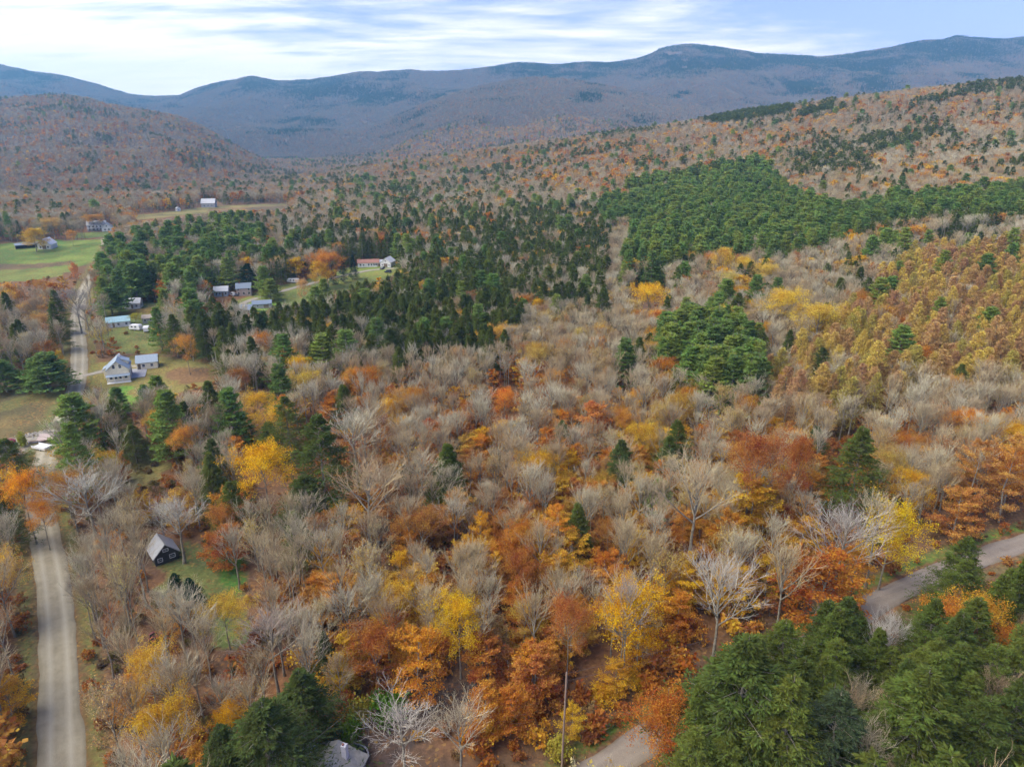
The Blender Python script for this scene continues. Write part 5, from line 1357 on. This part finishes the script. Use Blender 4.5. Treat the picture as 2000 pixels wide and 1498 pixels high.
 ('pine', 14, 705, 765, 54, 'P', 'green pine at the far end of the brown meadow'),
 ('pine', 220, 562, 616, 48, 'P', 'large pine shading the teal roofed house'),
 ('pine', 382, 502, 565, 38, 'P', 'tall pine behind the blue bungalow'),
 ('hemlock', 378, 530, 582, 54, 'H', 'dark broad spruce behind the blue bungalow'),
 ('hemlock', 490, 515, 566, 46, (.028, .06, .03), 'very dark round spruce behind the faded house'),
 ('pine', 350, 562, 605, 34, 'P', 'pine on the hamlet lawn'),
 ('pine', 380, 575, 628, 30, 'P', 'bright green narrow pine by the drive'),
 ('pine', 520, 520, 578, 32, 'P', 'bushy green pine along the drive'),
 ('pine', 530, 545, 588, 34, 'P', 'yellow green pine on the lawn along the drive'),
 ('pine', 620, 560, 622, 38, 'P', 'bright green pine below the drive'),
 ('pine', 638, 545, 612, 28, 'P', 'taller pine behind the bright green one below the drive'),
 ('pine', 716, 565, 640, 42, 'P', 'bluish pine at the edge of the hemlock wood'),
 ('hemlock', 672, 508, 552, 17, (.03, .06, .04), 'dark narrow spruce in front of the ranch house'),
 ('hemlock', 692, 498, 546, 16, (.03, .06, .04), 'second dark narrow spruce in front of the ranch house'),
 ('hemlock', 652, 516, 556, 14, (.03, .06, .04), 'dark small spruce beneath the round orange tree'),
 ('hemlock', 1420, 1248, 1560, 200, 'H', 'huge dense hemlock beside the paved road'),
 ('hemlock', 1345, 1340, 1560, 70, 'H', 'lower hemlock on the flank of the huge hemlock'),
 ('hemlock', 1500, 1330, 1620, 150, 'H', 'dark hemlock in front of the huge hemlock'),
 ('hemlock', 1602, 1250, 1425, 112, 'H', 'pointed hemlock beside a gap showing the road'),
 ('hemlock', 1628, 1168, 1335, 92, 'H', 'hemlock hiding the paved road below the wide rust beech'),
 ('hemlock', 1855, 1052, 1200, 92, 'H', 'dark hemlock standing right at the paved road edge'),
 ('hemlock', 1850, 1095, 1245, 96, 'H', 'hemlock in front of the roadside hemlock'),
 ('hemlock', 1832, 1202, 1400, 108, 'H', 'pointed hemlock in the dark grove'),
 ('hemlock', 1960, 1213, 1410, 104, 'H', 'broad hemlock in the dark grove'),
 ('hemlock', 1750, 1312, 1585, 190, 'H', 'great spreading hemlock in the dark grove'),
 ('hemlock', 1590, 1355, 1620, 160, (.065, .09, .04), 'pale green hemlock with dead twigs in the dark grove'),
 ('hemlock', 1868, 1368, 1590, 140, 'H', 'hemlock overlapping the great spreading one'),
 ('hemlock', 1990, 1440, 1640, 130, 'H', 'hemlock at the lower corner of the dark grove'),
 ('hemlock', 1690, 1230, 1390, 70, 'H', 'slim hemlock deep in the dark grove'),
 ('hemlock', 1985, 1120, 1260, 60, 'H', 'hemlock beyond the broad one in the dark grove'),
 ('hemlock', 1660, 1480, 1700, 150, 'H', 'hemlock low in the dark grove'),
 ('hemlock', 545, 1375, 1590, 190, (.085, .112, .030), 'huge dark hemlock beside the hipped house'),
 ('hemlock', 605, 1312, 1470, 110, (.085, .112, .030), 'dark hemlock behind the shed'),
 ('hemlock', 460, 1420, 1600, 110, (.085, .112, .030), 'dark hemlock next to the orange gold maple'),
 ('hemlock', 640, 1235, 1335, 42, (.085, .112, .030), 'slim dark hemlock beside the yellow sapling'),
 ('hemlock', 1560, 1268, 1430, 92, 'H', 'hemlock screening the paved road beside the pointed hemlock'),
 ('hemlock', 1655, 1205, 1345, 84, 'H', 'hemlock screening the paved road below the golden orange beech'),
 ('hemlock', 1715, 1265, 1400, 84, 'H', 'hemlock behind the great spreading one in the grove'),
 ('hemlock', 1790, 1250, 1420, 90, 'H', 'hemlock next to the pointed one in the grove'),
 ('hemlock', 1520, 1230, 1330, 50, 'H', 'small hemlock at the paved road edge'),
 ('bare', 725, 898, 1085, 118, 'W', 'pale leaning bare tree with long sweeping branches'),
 ('bare', 1390, 1083, 1310, 116, (.40, .365, .30), 'pale grey bare tree at the paved road bank'),
 ('bare', 1215, 1118, 1345, 84, (.38, .34, .28), 'bare tree with a pale trunk rising before the yellow maple'),
 ('bare', 1340, 892, 1120, 130, 'W', 'large bare tree with forked pale limbs beside the young pine'),
 ('bare', 1620, 985, 1205, 124, (.40, .36, .30), 'pale lilac grey bare tree above the wide rust beech'),
 ('bare', 1515, 1050, 1250, 86, 'W', 'bare pinkish tree beside the wide rust beech'),
 ('bare', 1690, 960, 1148, 70, 'W', 'bare tree with a thick trunk in front of the tall yellow maple'),
 ('bare', 190, 920, 1070, 120, (.40, .385, .31), 'pale lichen covered bare tree beside the gravel road'),
 ('bare', 360, 975, 1100, 96, (.40, .375, .30), 'pale spreading bare tree behind the dark cabin'),
 ('bare', 326, 985, 1066, 70, 'W', 'bare tree right behind the dark cabin roof'),
 ('tan', 270, 1080, 1258, 60, (.46, .36, .14), 'tall bare tree with dark trunk near the red tractor'),
 ('bare', 700, 800, 950, 106, 'W', 'broad pale bare tree behind the pale leaning one'),
 ('bare', 825, 880, 1010, 80, 'W', 'bare tree leaning over the small dark hemlock'),
 ('bare', 545, 1190, 1360, 110, (.37, .30, .24), 'broad brownish bare tree beside the dark hemlock clump'),
 ('bare', 790, 1370, 1530, 130, (.42, .38, .31), 'pale wide bare tree next to the hipped house'),
 ('bare', 900, 1370, 1530, 100, 'W', 'bare tree below the leaf strewn clearing'),
 ('bare', 160, 560, 652, 52, (.33, .30, .26), 'big bare tree hiding the bend of the gravel road'),
 ('bare', 178, 590, 660, 48, (.33, .30, .26), 'big bare tree beside the bend of the gravel road'),
 ('bare', 1720, 1195, 1330, 60, (.42, .39, .34), 'dead white tree in the gap of the hemlock grove'),
 ('bare', 1690, 1205, 1370, 46, (.42, .39, .34), 'dead silvery tree among the hemlocks'),
 ('bare', 1895, 1290, 1420, 60, (.42, .39, .34), 'bare silvery tree between two hemlocks in the grove'),
 ('bare', 1645, 1300, 1390, 50, (.36, .33, .29), 'thin bare tree in front of the pointed hemlock'),
]
for s in range(1): pass
def lm_place(e):
    kind, px, yt, yb, wpx, col, lab = e
    x, y, z = ground(px, yb)
    h = height_to(x, y, z, yt); t = y * cP - (z - CAMZ) * sP
    w = wpx / FPX * t * (1.08 if kind == 'hemlock' and yb > 1190 else 1.0)
    if isinstance(col, str): col = random.choice(PAL[col])
    tw = col if kind == 'bare' else random.choice(TWG)
    add_tree(kind, x, y, z, h, w, col, tw, label=lab, force=True)
    KEEP_OUT.append((x, y, min(w * .42, 5.0) if kind != 'beech' else w * .3))
for e in LM: lm_place(e)

# ------------------------------------------------------------------ the woods
KO = np.array(KEEP_OUT)
def choose(X, Y, Z, lift=9.0):
    px, py, t = project(X, Y, Z + lift)
    n = len(X)
    wts = np.zeros((n, 7)); cw = np.zeros((n, 4)); den = np.zeros(n)
    jx = px + 10 * fbm(X / 30, Y / 30, 71, 2); jy = py + 5 * fbm(X / 30, Y / 30, 72, 2)
    for poly, w, c, d in REG:
        k = inpoly(jx, jy, poly)
        wts[k] = w; cw[k] = c; den[k] = d
    cl = fbm(X / 55, Y / 55, 80, 3); c2 = fbm(X / 38, Y / 38, 81, 3)
    far = np.clip((Y - 900) / 600, 0, 1)
    wts[:, 4] *= np.where((Y > 950) & (wts[:, 4] < .3), np.where(cl > .12, np.where(X < -100, 2.6, 2.0), np.where(X < -100, .22, .5)), 1.0)
    loose = np.clip(1 - wts[:, 4:7].sum(1) / .5, 0.12, 1)
    wts[:, 4] *= np.exp(cl * (3.2 + 1.5 * far) * loose); wts[:, 5] *= np.exp(cl * 1.2 * loose)
    wts[:, 2] *= np.exp(c2 * 2.0); wts[:, 3] *= np.exp(c2 * 2.0)
    wts /= wts.sum(1, keepdims=True) + 1e-9
    return wts, cw, den, px, py
def pick(wts):
    c = np.cumsum(wts, 1); r = RNG.random(len(c))[:, None] * c[:, -1:]
    return (r > c).sum(1).clip(0, wts.shape[1] - 1)
def blocked(X, Y, Z, road=5.2, hard=True):
    px, py, t = project(X, Y, Z)
    p_keep = np.ones(len(X))
    for poly, c, d in CLEAR:
        k = inpoly(px, py, poly); p_keep[k] = np.minimum(p_keep[k], d)
    dg, _ = path_dist(X, Y, GRAVEL[::3]); dp, sp = path_dist(X, Y, PAVED[::3])
    bad = (dg < road) | (dp < road - .6) | ((dp < 12) & (sp > 0) & hard)
    for P, wd, _n in TRACKS:
        dd, _ = path_dist(X, Y, P[::3]); bad |= dd < wd / 2 + 1.2
    near = Y < 900
    for x, y, r in KEEP_OUT:
        bad |= near & (np.hypot(X - x, Y - y) < r)
    return bad | (RNG.random(len(X)) > p_keep)
for y0, y1, st in [(48, 330, 4.5), (330, 720, 5.0), (720, 1350, 6.2), (1350, 2600, 8.2)]:
    X, Y, Z = scatter(y0, y1, st)
    k = ~blocked(X, Y, Z); X, Y, Z = X[k], Y[k], Z[k]
    wts, cw, den, px, py = choose(X, Y, Z)
    k = RNG.random(len(X)) < den; X, Y, Z, wts, cw = X[k], Y[k], Z[k], wts[k], cw[k]
    kd = pick(wts); ck = pick(cw)
    tone = np.clip(.5 + fbm(X / 70, Y / 70, 90, 3) * 1.1 + RNG.normal(0, .22, len(X)), 0, .999)
    n = len(X)
    lo_ = np.array([HT[k][0] for k in KINDS])[kd]; hi_ = np.array([HT[k][1] for k in KINDS])[kd]
    H_ = lo_ + (hi_ - lo_) * RNG.beta(2.2, 1.8, n)
    H_ = np.where(((kd == 4) | (kd == 5)) & (Y > 330) & (RNG.random(n) < .22), H_ * .72, H_)
    W_a = H_ * np.array([.33, .39, .56, .60, .44, .43, .345])[kd] * RNG.uniform(.85, 1.2, n)
    ok = ~stands_across(X, Y, Z, H_, W_a)
    for i in np.nonzero(ok)[0]:
        kind = KINDS[kd[i]]; h, w = float(H_[i]), float(W_a[i])
        tw = TWG[int(tone[i] * len(TWG))]
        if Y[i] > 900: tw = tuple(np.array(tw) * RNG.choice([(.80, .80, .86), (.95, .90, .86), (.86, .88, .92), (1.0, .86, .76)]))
        if kind in ('bare', 'tan'):
            tint = tw if kind == 'bare' else random.choice(TAN if RNG.random() < .7 else RUS)
        elif kind in ('leafy', 'beech'):
            tint = random.choice((YEL, ORG, RUS, TAN)[ck[i]])
            tint = tuple(np.array(tint) * RNG.uniform(.8, 1.0))
        else: tint = random.choice(PAL[{'hemlock': 'H', 'pine': 'P', 'larch': 'L'}[kind]])
        add_tree(kind, X[i], Y[i], Z[i], h, w, tint, tw)

# ------------------------------------------------------------------ single trees and the mass behind them
ANCHORS = [(ground(*p)[:2], n) for p, n in [((321, 1090), 'the dark cabin'), ((236, 738), 'the cream farmhouse'), ((233, 638), 'the teal roof'), ((735, 520), 'the ranch house'),
    ((88, 850), 'the stone heap'), ((668, 1520), 'the hipped house'), ((545, 1032), 'the gold maple'), ((1655, 1018), 'the lone hemlock'), ((1400, 740), 'the pine clump'),
    ((1750, 660), 'the larch stand'), ((1300, 520), 'the plantation foot'), ((1210, 1330), 'the yellow maple'), ((985, 850), 'the orange maple'), ((840, 600), 'the hemlock wood'),
    ((1960, 1040), 'the road bend'), ((120, 1300), 'the gravel road'), ((1750, 1450), 'the hemlock grove'), ((434, 577), 'the blue bungalow'), ((193, 450), 'the far farmhouse'), ((60, 700), 'the brown meadow'),
    ((1000, 1150), 'the gold beech'), ((1700, 800), 'the grey wood'), ((510, 850), 'the paired hemlocks'), ((1840, 500), 'the larch cottage'), ((860, 505), 'the gold poplar'), ((1350, 440), 'the plantation heart')]]
AX = np.array([a[0] for a in ANCHORS])
def anchor(x, y):
    k = np.argsort(np.hypot(AX[:, 0] - x, AX[:, 1] - y))[:2]
    return ANCHORS[k[0]][1] + ' towards ' + ANCHORS[k[1]][1]
TONES = dict(bare=(TWG, ['grey', 'brown', 'pale grey', 'dark brown', 'tan grey', 'silvery']), larch=(LAR, ['golden', 'brown gold', 'tan gold', 'olive gold', 'copper', 'bright gold']),
             pine=(PIN, ['mid green', 'yellow green', 'deep green', 'bright green']), hemlock=(HEM, ['dark green', 'olive green', 'blackish green', 'light olive']))
def hue_word(kind, c):
    r, g, b = c[:3]
    if kind in TONES:
        pal, words = TONES[kind]
        return words[int(np.argmin([abs(r - q[0]) + abs(g - q[1]) + abs(b - q[2]) for q in pal]))]
    if kind == 'bare': return 'pale grey' if r > .34 else ('brownish' if g / r < .84 else 'grey')
    if kind == 'tan': return 'straw tinted' if g / r > .6 else 'rust tinted'
    if kind in ('leafy', 'beech'):
        q = g / r
        return 'tan' if b > .095 else 'gold' if q > .56 else 'orange' if q > .36 and r > .47 else 'rust'
    if kind == 'larch': return 'golden' if g / r > .62 else 'copper'
    return {'hemlock': 'dark green', 'pine': 'green'}[kind]
NAMES = dict(bare=('bare_tree', 'bare tree', 'bare hardwood'), tan=('thinning_tree', 'thinning tree', 'nearly bare hardwood'), leafy=('maple_tree', 'maple', 'leafy maple'),
             beech=('beech_tree', 'beech', 'understorey beech'), hemlock=('hemlock_tree', 'hemlock', 'hemlock'), pine=('pine_tree', 'pine', 'white pine'), larch=('larch_tree', 'larch', 'larch'))
PREP = {k: 'near' for k in KINDS}
LIMIT = dict(bare=300, tan=200, leafy=290, beech=240, hemlock=300, pine=260, larch=240)
STUFF = {k: [] for k in KINDS}
n_single = 0
for kind in KINDS:
    L = TREES[kind]
    for d in L:
        px, py, t = project(d['x'], d['y'], d['z'] + d['h'] * .6)
        d['size'] = d['h'] / t if (-30 < px < 2030 and -20 < py < 1560) else 0
        d['t'] = t
    L.sort(key=lambda d: (not d['force'], -d['size']))
    name, cat, noun = NAMES[kind]
    for q, d in enumerate(L):
        if q >= LIMIT[kind] or d['size'] == 0: STUFF[kind].append(d); continue
        n_single += 1
        near = d['t'] < 330
        protos = PROTO[(kind, 'hi' if near or d['force'] else 'mid')]
        # the prototype whose proportions suit best, with some chance
        asp = np.array([p['W'] / p['H'] for p in protos]); want = d['w'] / d['h']
        k = int(np.argmin(np.abs(np.log(asp / want)) + RNG.uniform(0, .45, len(asp))))
        if d['label'] and d['label'].startswith('bright gold maple'): k = 5
        p = protos[k]
        s = (d['w'] / p['W'], d['w'] / p['W'], d['h'] / p['H'])
        lab = d['label']; grp = d['group']
        if not lab:
            size = 'tall' if d['h'] > np.mean(HT[kind]) + 1 else 'short' if d['h'] < np.mean(HT[kind]) - 2 else 'mid sized'
            lab = '%s %s %s %s %s' % (size, hue_word(kind, d['tint']), noun, PREP[kind], anchor(d['x'], d['y']))
            grp = '%s %s trees near %s' % (hue_word(kind, d['tint']), noun, anchor(d['x'], d['y']))
        else: grp = 'single named trees' if False else None
        loc = (d['x'], d['y'], d['z'] - .08)
        if 'trunk' in p:
            e = empty(name, *loc, d['rot']); e.scale = s
            tag(e, lab, cat, grp)
            obj('trunk', p['trunk'], e)
            c = obj('crown', p['crown'], e); c['tint'] = tuple(map(float, d['tint'])); c['twig'] = tuple(map(float, d['twig']))
            if 'leaves' in p:
                c = obj('leaves', p['leaves'], e); c['tint'] = tuple(map(float, d['tint']))
        else:
            me = PCOL[kind].objects[k].data
            o = obj(name, me, None, loc); o.rotation_euler = (0, 0, d['rot']); o.scale = s
            o['tint'] = tuple(map(float, d['tint'])); o['twig'] = tuple(map(float, d['twig'])); tag(o, lab, cat, grp)

def instancer(name, col):
    ng = bpy.data.node_groups.new(name, 'GeometryNodeTree')
    ng.interface.new_socket('Geometry', in_out='INPUT', socket_type='NodeSocketGeometry')
    ng.interface.new_socket('Geometry', in_out='OUTPUT', socket_type='NodeSocketGeometry')
    n, l = ng.nodes, ng.links
    gi, go = n.new('NodeGroupInput'), n.new('NodeGroupOutput')
    iop, ci = n.new('GeometryNodeInstanceOnPoints'), n.new('GeometryNodeCollectionInfo')
    ci.inputs['Collection'].default_value = col; ci.inputs['Separate Children'].default_value = True; ci.inputs['Reset Children'].default_value = True
    def na(nm, ty):
        a = n.new('GeometryNodeInputNamedAttribute'); a.data_type = ty; a.inputs['Name'].default_value = nm; return a.outputs['Attribute']
    l.new(gi.outputs[0], iop.inputs['Points']); l.new(ci.outputs[0], iop.inputs['Instance'])
    iop.inputs['Pick Instance'].default_value = True
    l.new(na('pick', 'INT'), iop.inputs['Instance Index'])
    l.new(na('turn', 'FLOAT_VECTOR'), iop.inputs['Rotation']); l.new(na('size', 'FLOAT_VECTOR'), iop.inputs['Scale'])
    l.new(iop.outputs[0], go.inputs[0])
    return ng
def mass(name, label, cat, col, P, pick_, turn, size, tint, twig):
    me = bpy.data.meshes.new(name)
    n = len(P); me.vertices.add(n); me.vertices.foreach_set('co', np.asarray(P, np.float32).ravel())
    a = me.attributes.new('pick', 'INT', 'POINT'); a.data.foreach_set('value', np.asarray(pick_, np.int32))
    for nm, v in (('turn', turn), ('size', size)):
        a = me.attributes.new(nm, 'FLOAT_VECTOR', 'POINT'); a.data.foreach_set('vector', np.asarray(v, np.float32).ravel())
    for nm, v in (('tint', tint), ('twig', twig)):
        a = me.attributes.new(nm, 'FLOAT_COLOR', 'POINT')
        a.data.foreach_set('color', np.concatenate([np.asarray(v, np.float32), np.ones((n, 1), np.float32)], 1).ravel())
    me.update()
    o = obj(name, me); tag(o, label, cat, kind='stuff')
    m = o.modifiers.new('trees', 'NODES'); m.node_group = instancer(name, col)
    return o
MASS = dict(bare='grey leafless hardwood woods covering the valley and hillsides', tan='thinning straw coloured hardwoods scattered through the woods', leafy='scattered orange and gold trees across the hillsides',
            beech='rust and gold beech understorey beneath the bare woods', hemlock='dark hemlock and spruce woods across the hillsides', pine='green pine woods on the hillside', larch='golden larch woods beyond the nearer larches')
for kind in KINDS:
    L = STUFF[kind]
    if not L: continue
    mids, fars = PROTO[(kind, 'mid')], PROTO.get((kind, 'far'), [])
    names = sorted(o.name for o in PCOL[kind].objects)
    ia = [i for i, q in enumerate(names) if '_a_' in q]; ib = [i for i, q in enumerate(names) if '_b_' in q] or ia
    allp = dict(zip([i for i in ia], mids)); allp.update(dict(zip(ib, fars)) if fars else {})
    pk = [random.choice(ia if d['t'] < 620 else ib) for d in L]
    sz = [(d['w'] / allp[k]['W'], d['w'] / allp[k]['W'], d['h'] / allp[k]['H']) for d, k in zip(L, pk)]
    mass(kind + '_woodland', MASS[kind], 'woodland', PCOL[kind], [(d['x'], d['y'], d['z'] - .1) for d in L], pk, [(0, 0, d['rot']) for d in L], sz, [d['tint'] for d in L], [d['twig'] for d in L])

# low growth: saplings and shrubs on the woodland floor
X, Y, Z = scatter(50, 420, 2.4)
k = ~blocked(X, Y, Z, 4.2, False); X, Y, Z = X[k], Y[k], Z[k]
dens = np.clip(.6 + 1.2 * fbm(X / 22, Y / 22, 95, 3), .04, 1) * np.clip(1.25 - Y / 420, .15, 1)
k = RNG.random(len(X)) < dens; X, Y, Z = X[k], Y[k], Z[k]
px, py, _ = project(X, Y, Z + 2)
rich = inpoly(px, py, [(560, 860), (1000, 760), (1480, 800), (1740, 920), (1760, 1200), (1480, 1300), (1050, 1480), (700, 1498), (350, 1498), (560, 1100)])
n = len(X); nz = fbm(X / 16, Y / 16, 97, 2)
tint = np.array([random.choice((RUS + ORG + ORG + YEL) if (rich[i] and nz[i] > -.25) else RUS + [(.30, .19, .08), (.22, .15, .07), (.20, .17, .06)]) for i in range(n)]) * RNG.uniform(.75, 1.0, (n, 1))
h = RNG.uniform(.4, 1.1, n) * np.where(rich, 1.5, .85)
mass('undergrowth', 'low rust and gold saplings and shrubs on the woodland floor', 'undergrowth', PCOL['shrub'], np.stack([X, Y, Z - .1], 1), RNG.integers(0, 4, n), np.stack([np.zeros(n), np.zeros(n), RNG.random(n) * 6.28], 1), np.stack([h, h, h * RNG.uniform(.8, 1.2, n)], 1), tint, tint)

# garden and verge shrubs one can tell apart
SH = [(688, 1396, 1462, 42, GRN[0], 'bright green rounded shrub beside the hipped house'), (762, 1350, 1402, 74, GRN[1], 'wide green shrub behind the hipped house garden'), (705, 1362, 1412, 46, (.42, .36, .05), 'yellow green shrub between the two green shrubs'),
      (645, 1405, 1452, 50, (.55, .33, .03), 'gold shrub beside the shed'), (600, 1465, 1510, 50, (.45, .36, .04), 'yellow green shrub at the shed wall'), (560, 1480, 1530, 40, (.50, .40, .03), 'yellow shrub below the dark hemlock'),
      (1312, 1358, 1386, 30, (.40, .42, .05), 'yellow green shrub at the paved road verge'), (1180, 1335, 1372, 56, (.60, .34, .03), 'gold shrub on the bank below the yellow maple'), (1240, 1310, 1345, 40, (.58, .36, .03), 'yellow shrub on the bank'),
      (1090, 1440, 1480, 50, (.40, .34, .05), 'olive shrub at the utility pole foot'), (45, 842, 872, 14, (.38, .40, .06), 'yellow green sapling bush beside the dirt track'), (1270, 1320, 1338, 16, (.56, .30, .03), 'small round orange shrub on the bank')]
for q, (px, yt, yb, wpx, c, lab) in enumerate(SH):
    x, y, z = ground(px, yb); hh = max(height_to(x, y, z, yt), .8); ww = wpx / FPX * (y * cP - (z - CAMZ) * sP)
    p = PROTO[('shrub', 'hi')][q % 4]; e = empty('shrub', x, y, z - .05, q * 1.3); e.scale = (ww / p['W'], ww / p['W'], hh / p['H']); tag(e, lab, 'shrub', 'garden and verge shrubs')
    obj('stem', p['trunk'], e); c_ = obj('foliage', p['crown'], e); c_['tint'] = tuple(c)
# ------------------------------------------------------------------ woods on the far mountains: patches of small trees
def patch(seed, n, S, conifer, orange):
    rg = np.random.default_rng(seed)
    gb, gc, go = Geo(), Geo(), Geo()
    m = int(math.sqrt(n)); cell = S / m
    for i in range(m):
        for j in range(m):
            x, y = (i + rg.random() - m / 2) * cell, (j + rg.random() - m / 2) * cell
            if rg.random() < conifer:
                h, r = rg.uniform(9, 17), rg.uniform(2.2, 3.4); k = 5; a = np.arange(k) * 2 * math.pi / k + rg.random() * 6
                for z0, z1, rr in ((.12, .66, 1.0), (.42, 1.0, .66)):
                    ring = np.stack([np.cos(a) * r * rr * rg.uniform(.8, 1.15, k), np.sin(a) * r * rr * rg.uniform(.8, 1.15, k), np.full(k, h * z0) + rg.normal(0, .5, k)], 1) + [x, y, 0]
                    V = np.concatenate([ring, [[x, y, h * z1]]]); gc.add(V, None, np.array([(q, (q + 1) % k, k) for q in range(k)]))
            else:
                g = go if rg.random() < orange else gb
                q = 16; h = rg.uniform(8, 14)
                C = rg.normal(0, 1, (q, 3)) * np.array([2.0, 2.0, 1.8]) + np.array([x, y, h * .68])
                N = unit(rg.normal(0, 1, (q, 3)) * np.array([1, 1, .45])); up = unit(np.array([0, 0, 1.]) + rg.normal(0, .4, (q, 3)))
                A = unit(np.cross(N, up)); Bv = np.cross(A, N)
                s = rg.uniform(.6, 1.25, (q, 1)); g.diamonds(C, A * s * .75, Bv * s * 1.7)
    Vs, P4, P3, m4, m3, nn = [], [], [], [], [], 0
    for mi, g in enumerate((gb, gc, go)):
        if not g.n: continue
        V, P = g.arrays()
        for p in P:
            (P4 if p.shape[1] == 4 else P3).append(p + nn); (m4 if p.shape[1] == 4 else m3).append(np.full(len(p), mi))
        Vs.append(V); nn += len(V)
    polys, mi = [], []
    if P4: polys.append(np.concatenate(P4)); mi += m4
    if P3: polys.append(np.concatenate(P3)); mi += m3
    return mesh_np('far_wood', np.concatenate(Vs), polys, FARM, np.concatenate(mi))
def far_mat(name, stops):
    t = NT(name); isl = t.island(); c = t.ramp(isl, stops)
    d = t.n.new('ShaderNodeBsdfDiffuse'); t.l.new(c, d.inputs[0]); t.l.new(d.outputs[0], t.out.inputs[0]); return t.m
FARM = [far_mat('far_bare_crowns', [(0, (.18, .168, .135)), (.5, (.245, .225, .175)), (1, (.33, .28, .20))]),
        far_mat('far_conifers', [(0, (.018, .044, .02)), (1, (.04, .075, .028))]),
        far_mat('far_autumn_crowns', [(0, (.34, .15, .06)), (.6, (.40, .19, .07)), (1, (.46, .26, .08))])]
S_ = 62.0
cls = [(0.02, .10), (0.02, .22), (.22, .10), (.55, .05), (.93, .01)]
fcol = bpy.data.collections.new('stock_far')
q = 0
for ci_, (cf, og) in enumerate(cls):
    for v in range(3):
        o = bpy.data.objects.new('far_%02d' % q, patch(900 + q, 81, S_, cf, og)); fcol.objects.link(o); q += 1
def far_field(y0, y1, st):
    nx = int(2 * .82 * y1 / st); X, Y = np.meshgrid((np.arange(nx) - nx / 2) * st, np.arange(y0, y1, st))
    X = (X + RNG.uniform(-.2, .2, X.shape) * st).ravel(); Y = (Y + RNG.uniform(-.2, .2, Y.shape) * st).ravel()
    k = np.abs(X) < .78 * Y; X, Y = X[k], Y[k]; Z = hgt(X, Y)
    k = visible(X, Y, Z, 22, 90); return X[k], Y[k], Z[k]
X, Y, Z = far_field(2585, 5640, 54.0)
e_ = 40.0
gx_ = (hgt(X + e_, Y) - hgt(X - e_, Y)) / (2 * e_); gy_ = (hgt(X, Y + e_) - hgt(X, Y - e_)) / (2 * e_)
px, py, _ = project(X, Y, Z)
CON = [(640, 180, 130, 20), (500, 168, 45, 16), (740, 190, 90, 12), (1050, 140, 60, 12), (1180, 130, 90, 12), (1330, 132, 70, 22), (1440, 128, 90, 16), (1560, 122, 120, 12), (1560, 174, 58, 17), (1320, 186, 28, 8), (1700, 165, 55, 22),
       (1690, 130, 120, 16), (1860, 100, 150, 24), (1150, 190, 30, 12), (1130, 150, 60, 8), (30, 150, 80, 14), (700, 205, 60, 8), (610, 240, 40, 10), (560, 262, 50, 8)]
d1, d2 = fbm(X / 210, Y / 210, 61, 4), fbm(X / 120, Y / 120, 62, 3)
con = np.full(len(X), -.34) + 1.25 * d1 + 1.0 * d2 + .38 * np.clip((Y - 3900) / 1300, 0, 1)
jx, jy = px + 55 * d2, py + 9 * d1
for cx, cy, rx, ry in CON:
    con = np.maximum(con, 1.1 - 1.0 * (((jx - cx) / rx) ** 2 + ((jy - cy) / ry) ** 2) ** .8 + .5 * d2)
crest_y = np.interp(px, [p[0] for p in SKYLINE], [p[1] for p in SKYLINE])
con = np.where((py - crest_y < 16 + 14 * d1) & (px > 960) & (Y > 4300), np.maximum(con, .55 + .8 * d2), con)
cl_ = np.where(con > .62, 4, np.where(con > .3, 3, np.where(con > .0, 2, np.where(d2 + RNG.normal(0, .25, len(X)) > .12, 1, 0))))
rock = np.zeros(len(X), bool)
for cx, cy, rx, ry in [(1312, 106, 20, 4), (1335, 128, 10, 8)]:
    rock |= (((px - cx) / rx) ** 2 + ((py - cy) / ry) ** 2 < 1) & (Y > 4600) & (RNG.random(len(X)) < .75)
cl_ = cl_[~rock]; X, Y, Z, gx_, gy_ = X[~rock], Y[~rock], Z[~rock], gx_[~rock], gy_[~rock]
n = len(X)
turn = np.stack([np.arctan(gy_), -np.arctan(gx_), np.zeros(n)], 1)
from mathutils import Euler, Matrix
tv = np.zeros((n, 3))
for i in range(n):
    m = Euler(turn[i]).to_matrix() @ Matrix.Rotation(random.randrange(4) * math.pi / 2 + random.uniform(-.3, .3), 3, 'Z')
    tv[i] = m.to_euler()
mass('mountain_forest', 'hazy forest covering the distant hills and mountain ridges', 'forest', fcol, np.stack([X, Y, Z - .5], 1), cl_ * 3 + RNG.integers(0, 3, n), tv, np.ones((n, 3)) * RNG.uniform(.95, 1.1, (n, 1)), np.ones((n, 3)), np.ones((n, 3)))

# ------------------------------------------------------------------ the air
x0, x1, y0, y1, z0, z1 = -8200, 8200, -420, 9000, -140, 760
hz_ = B().box(x0, x1, y0, y1, z0, z1)
t = NT('hazy_air')
v = t.n.new('ShaderNodeVolumePrincipled')
v.inputs['Color'].default_value = (.28, .62, 1.0, 1); v.inputs['Density'].default_value = HAZE; v.inputs['Anisotropy'].default_value = .2
t.l.new(v.outputs[0], t.out.inputs['Volume'])
hz_o = hz_.build('haze', t.m); tag(hz_o, 'thin blue haze filling the valley air', 'haze', kind='stuff')
print('SINGLES', n_single, {k: len(v) for k, v in TREES.items()}, 'far', n, 'objects', len(bpy.data.objects))
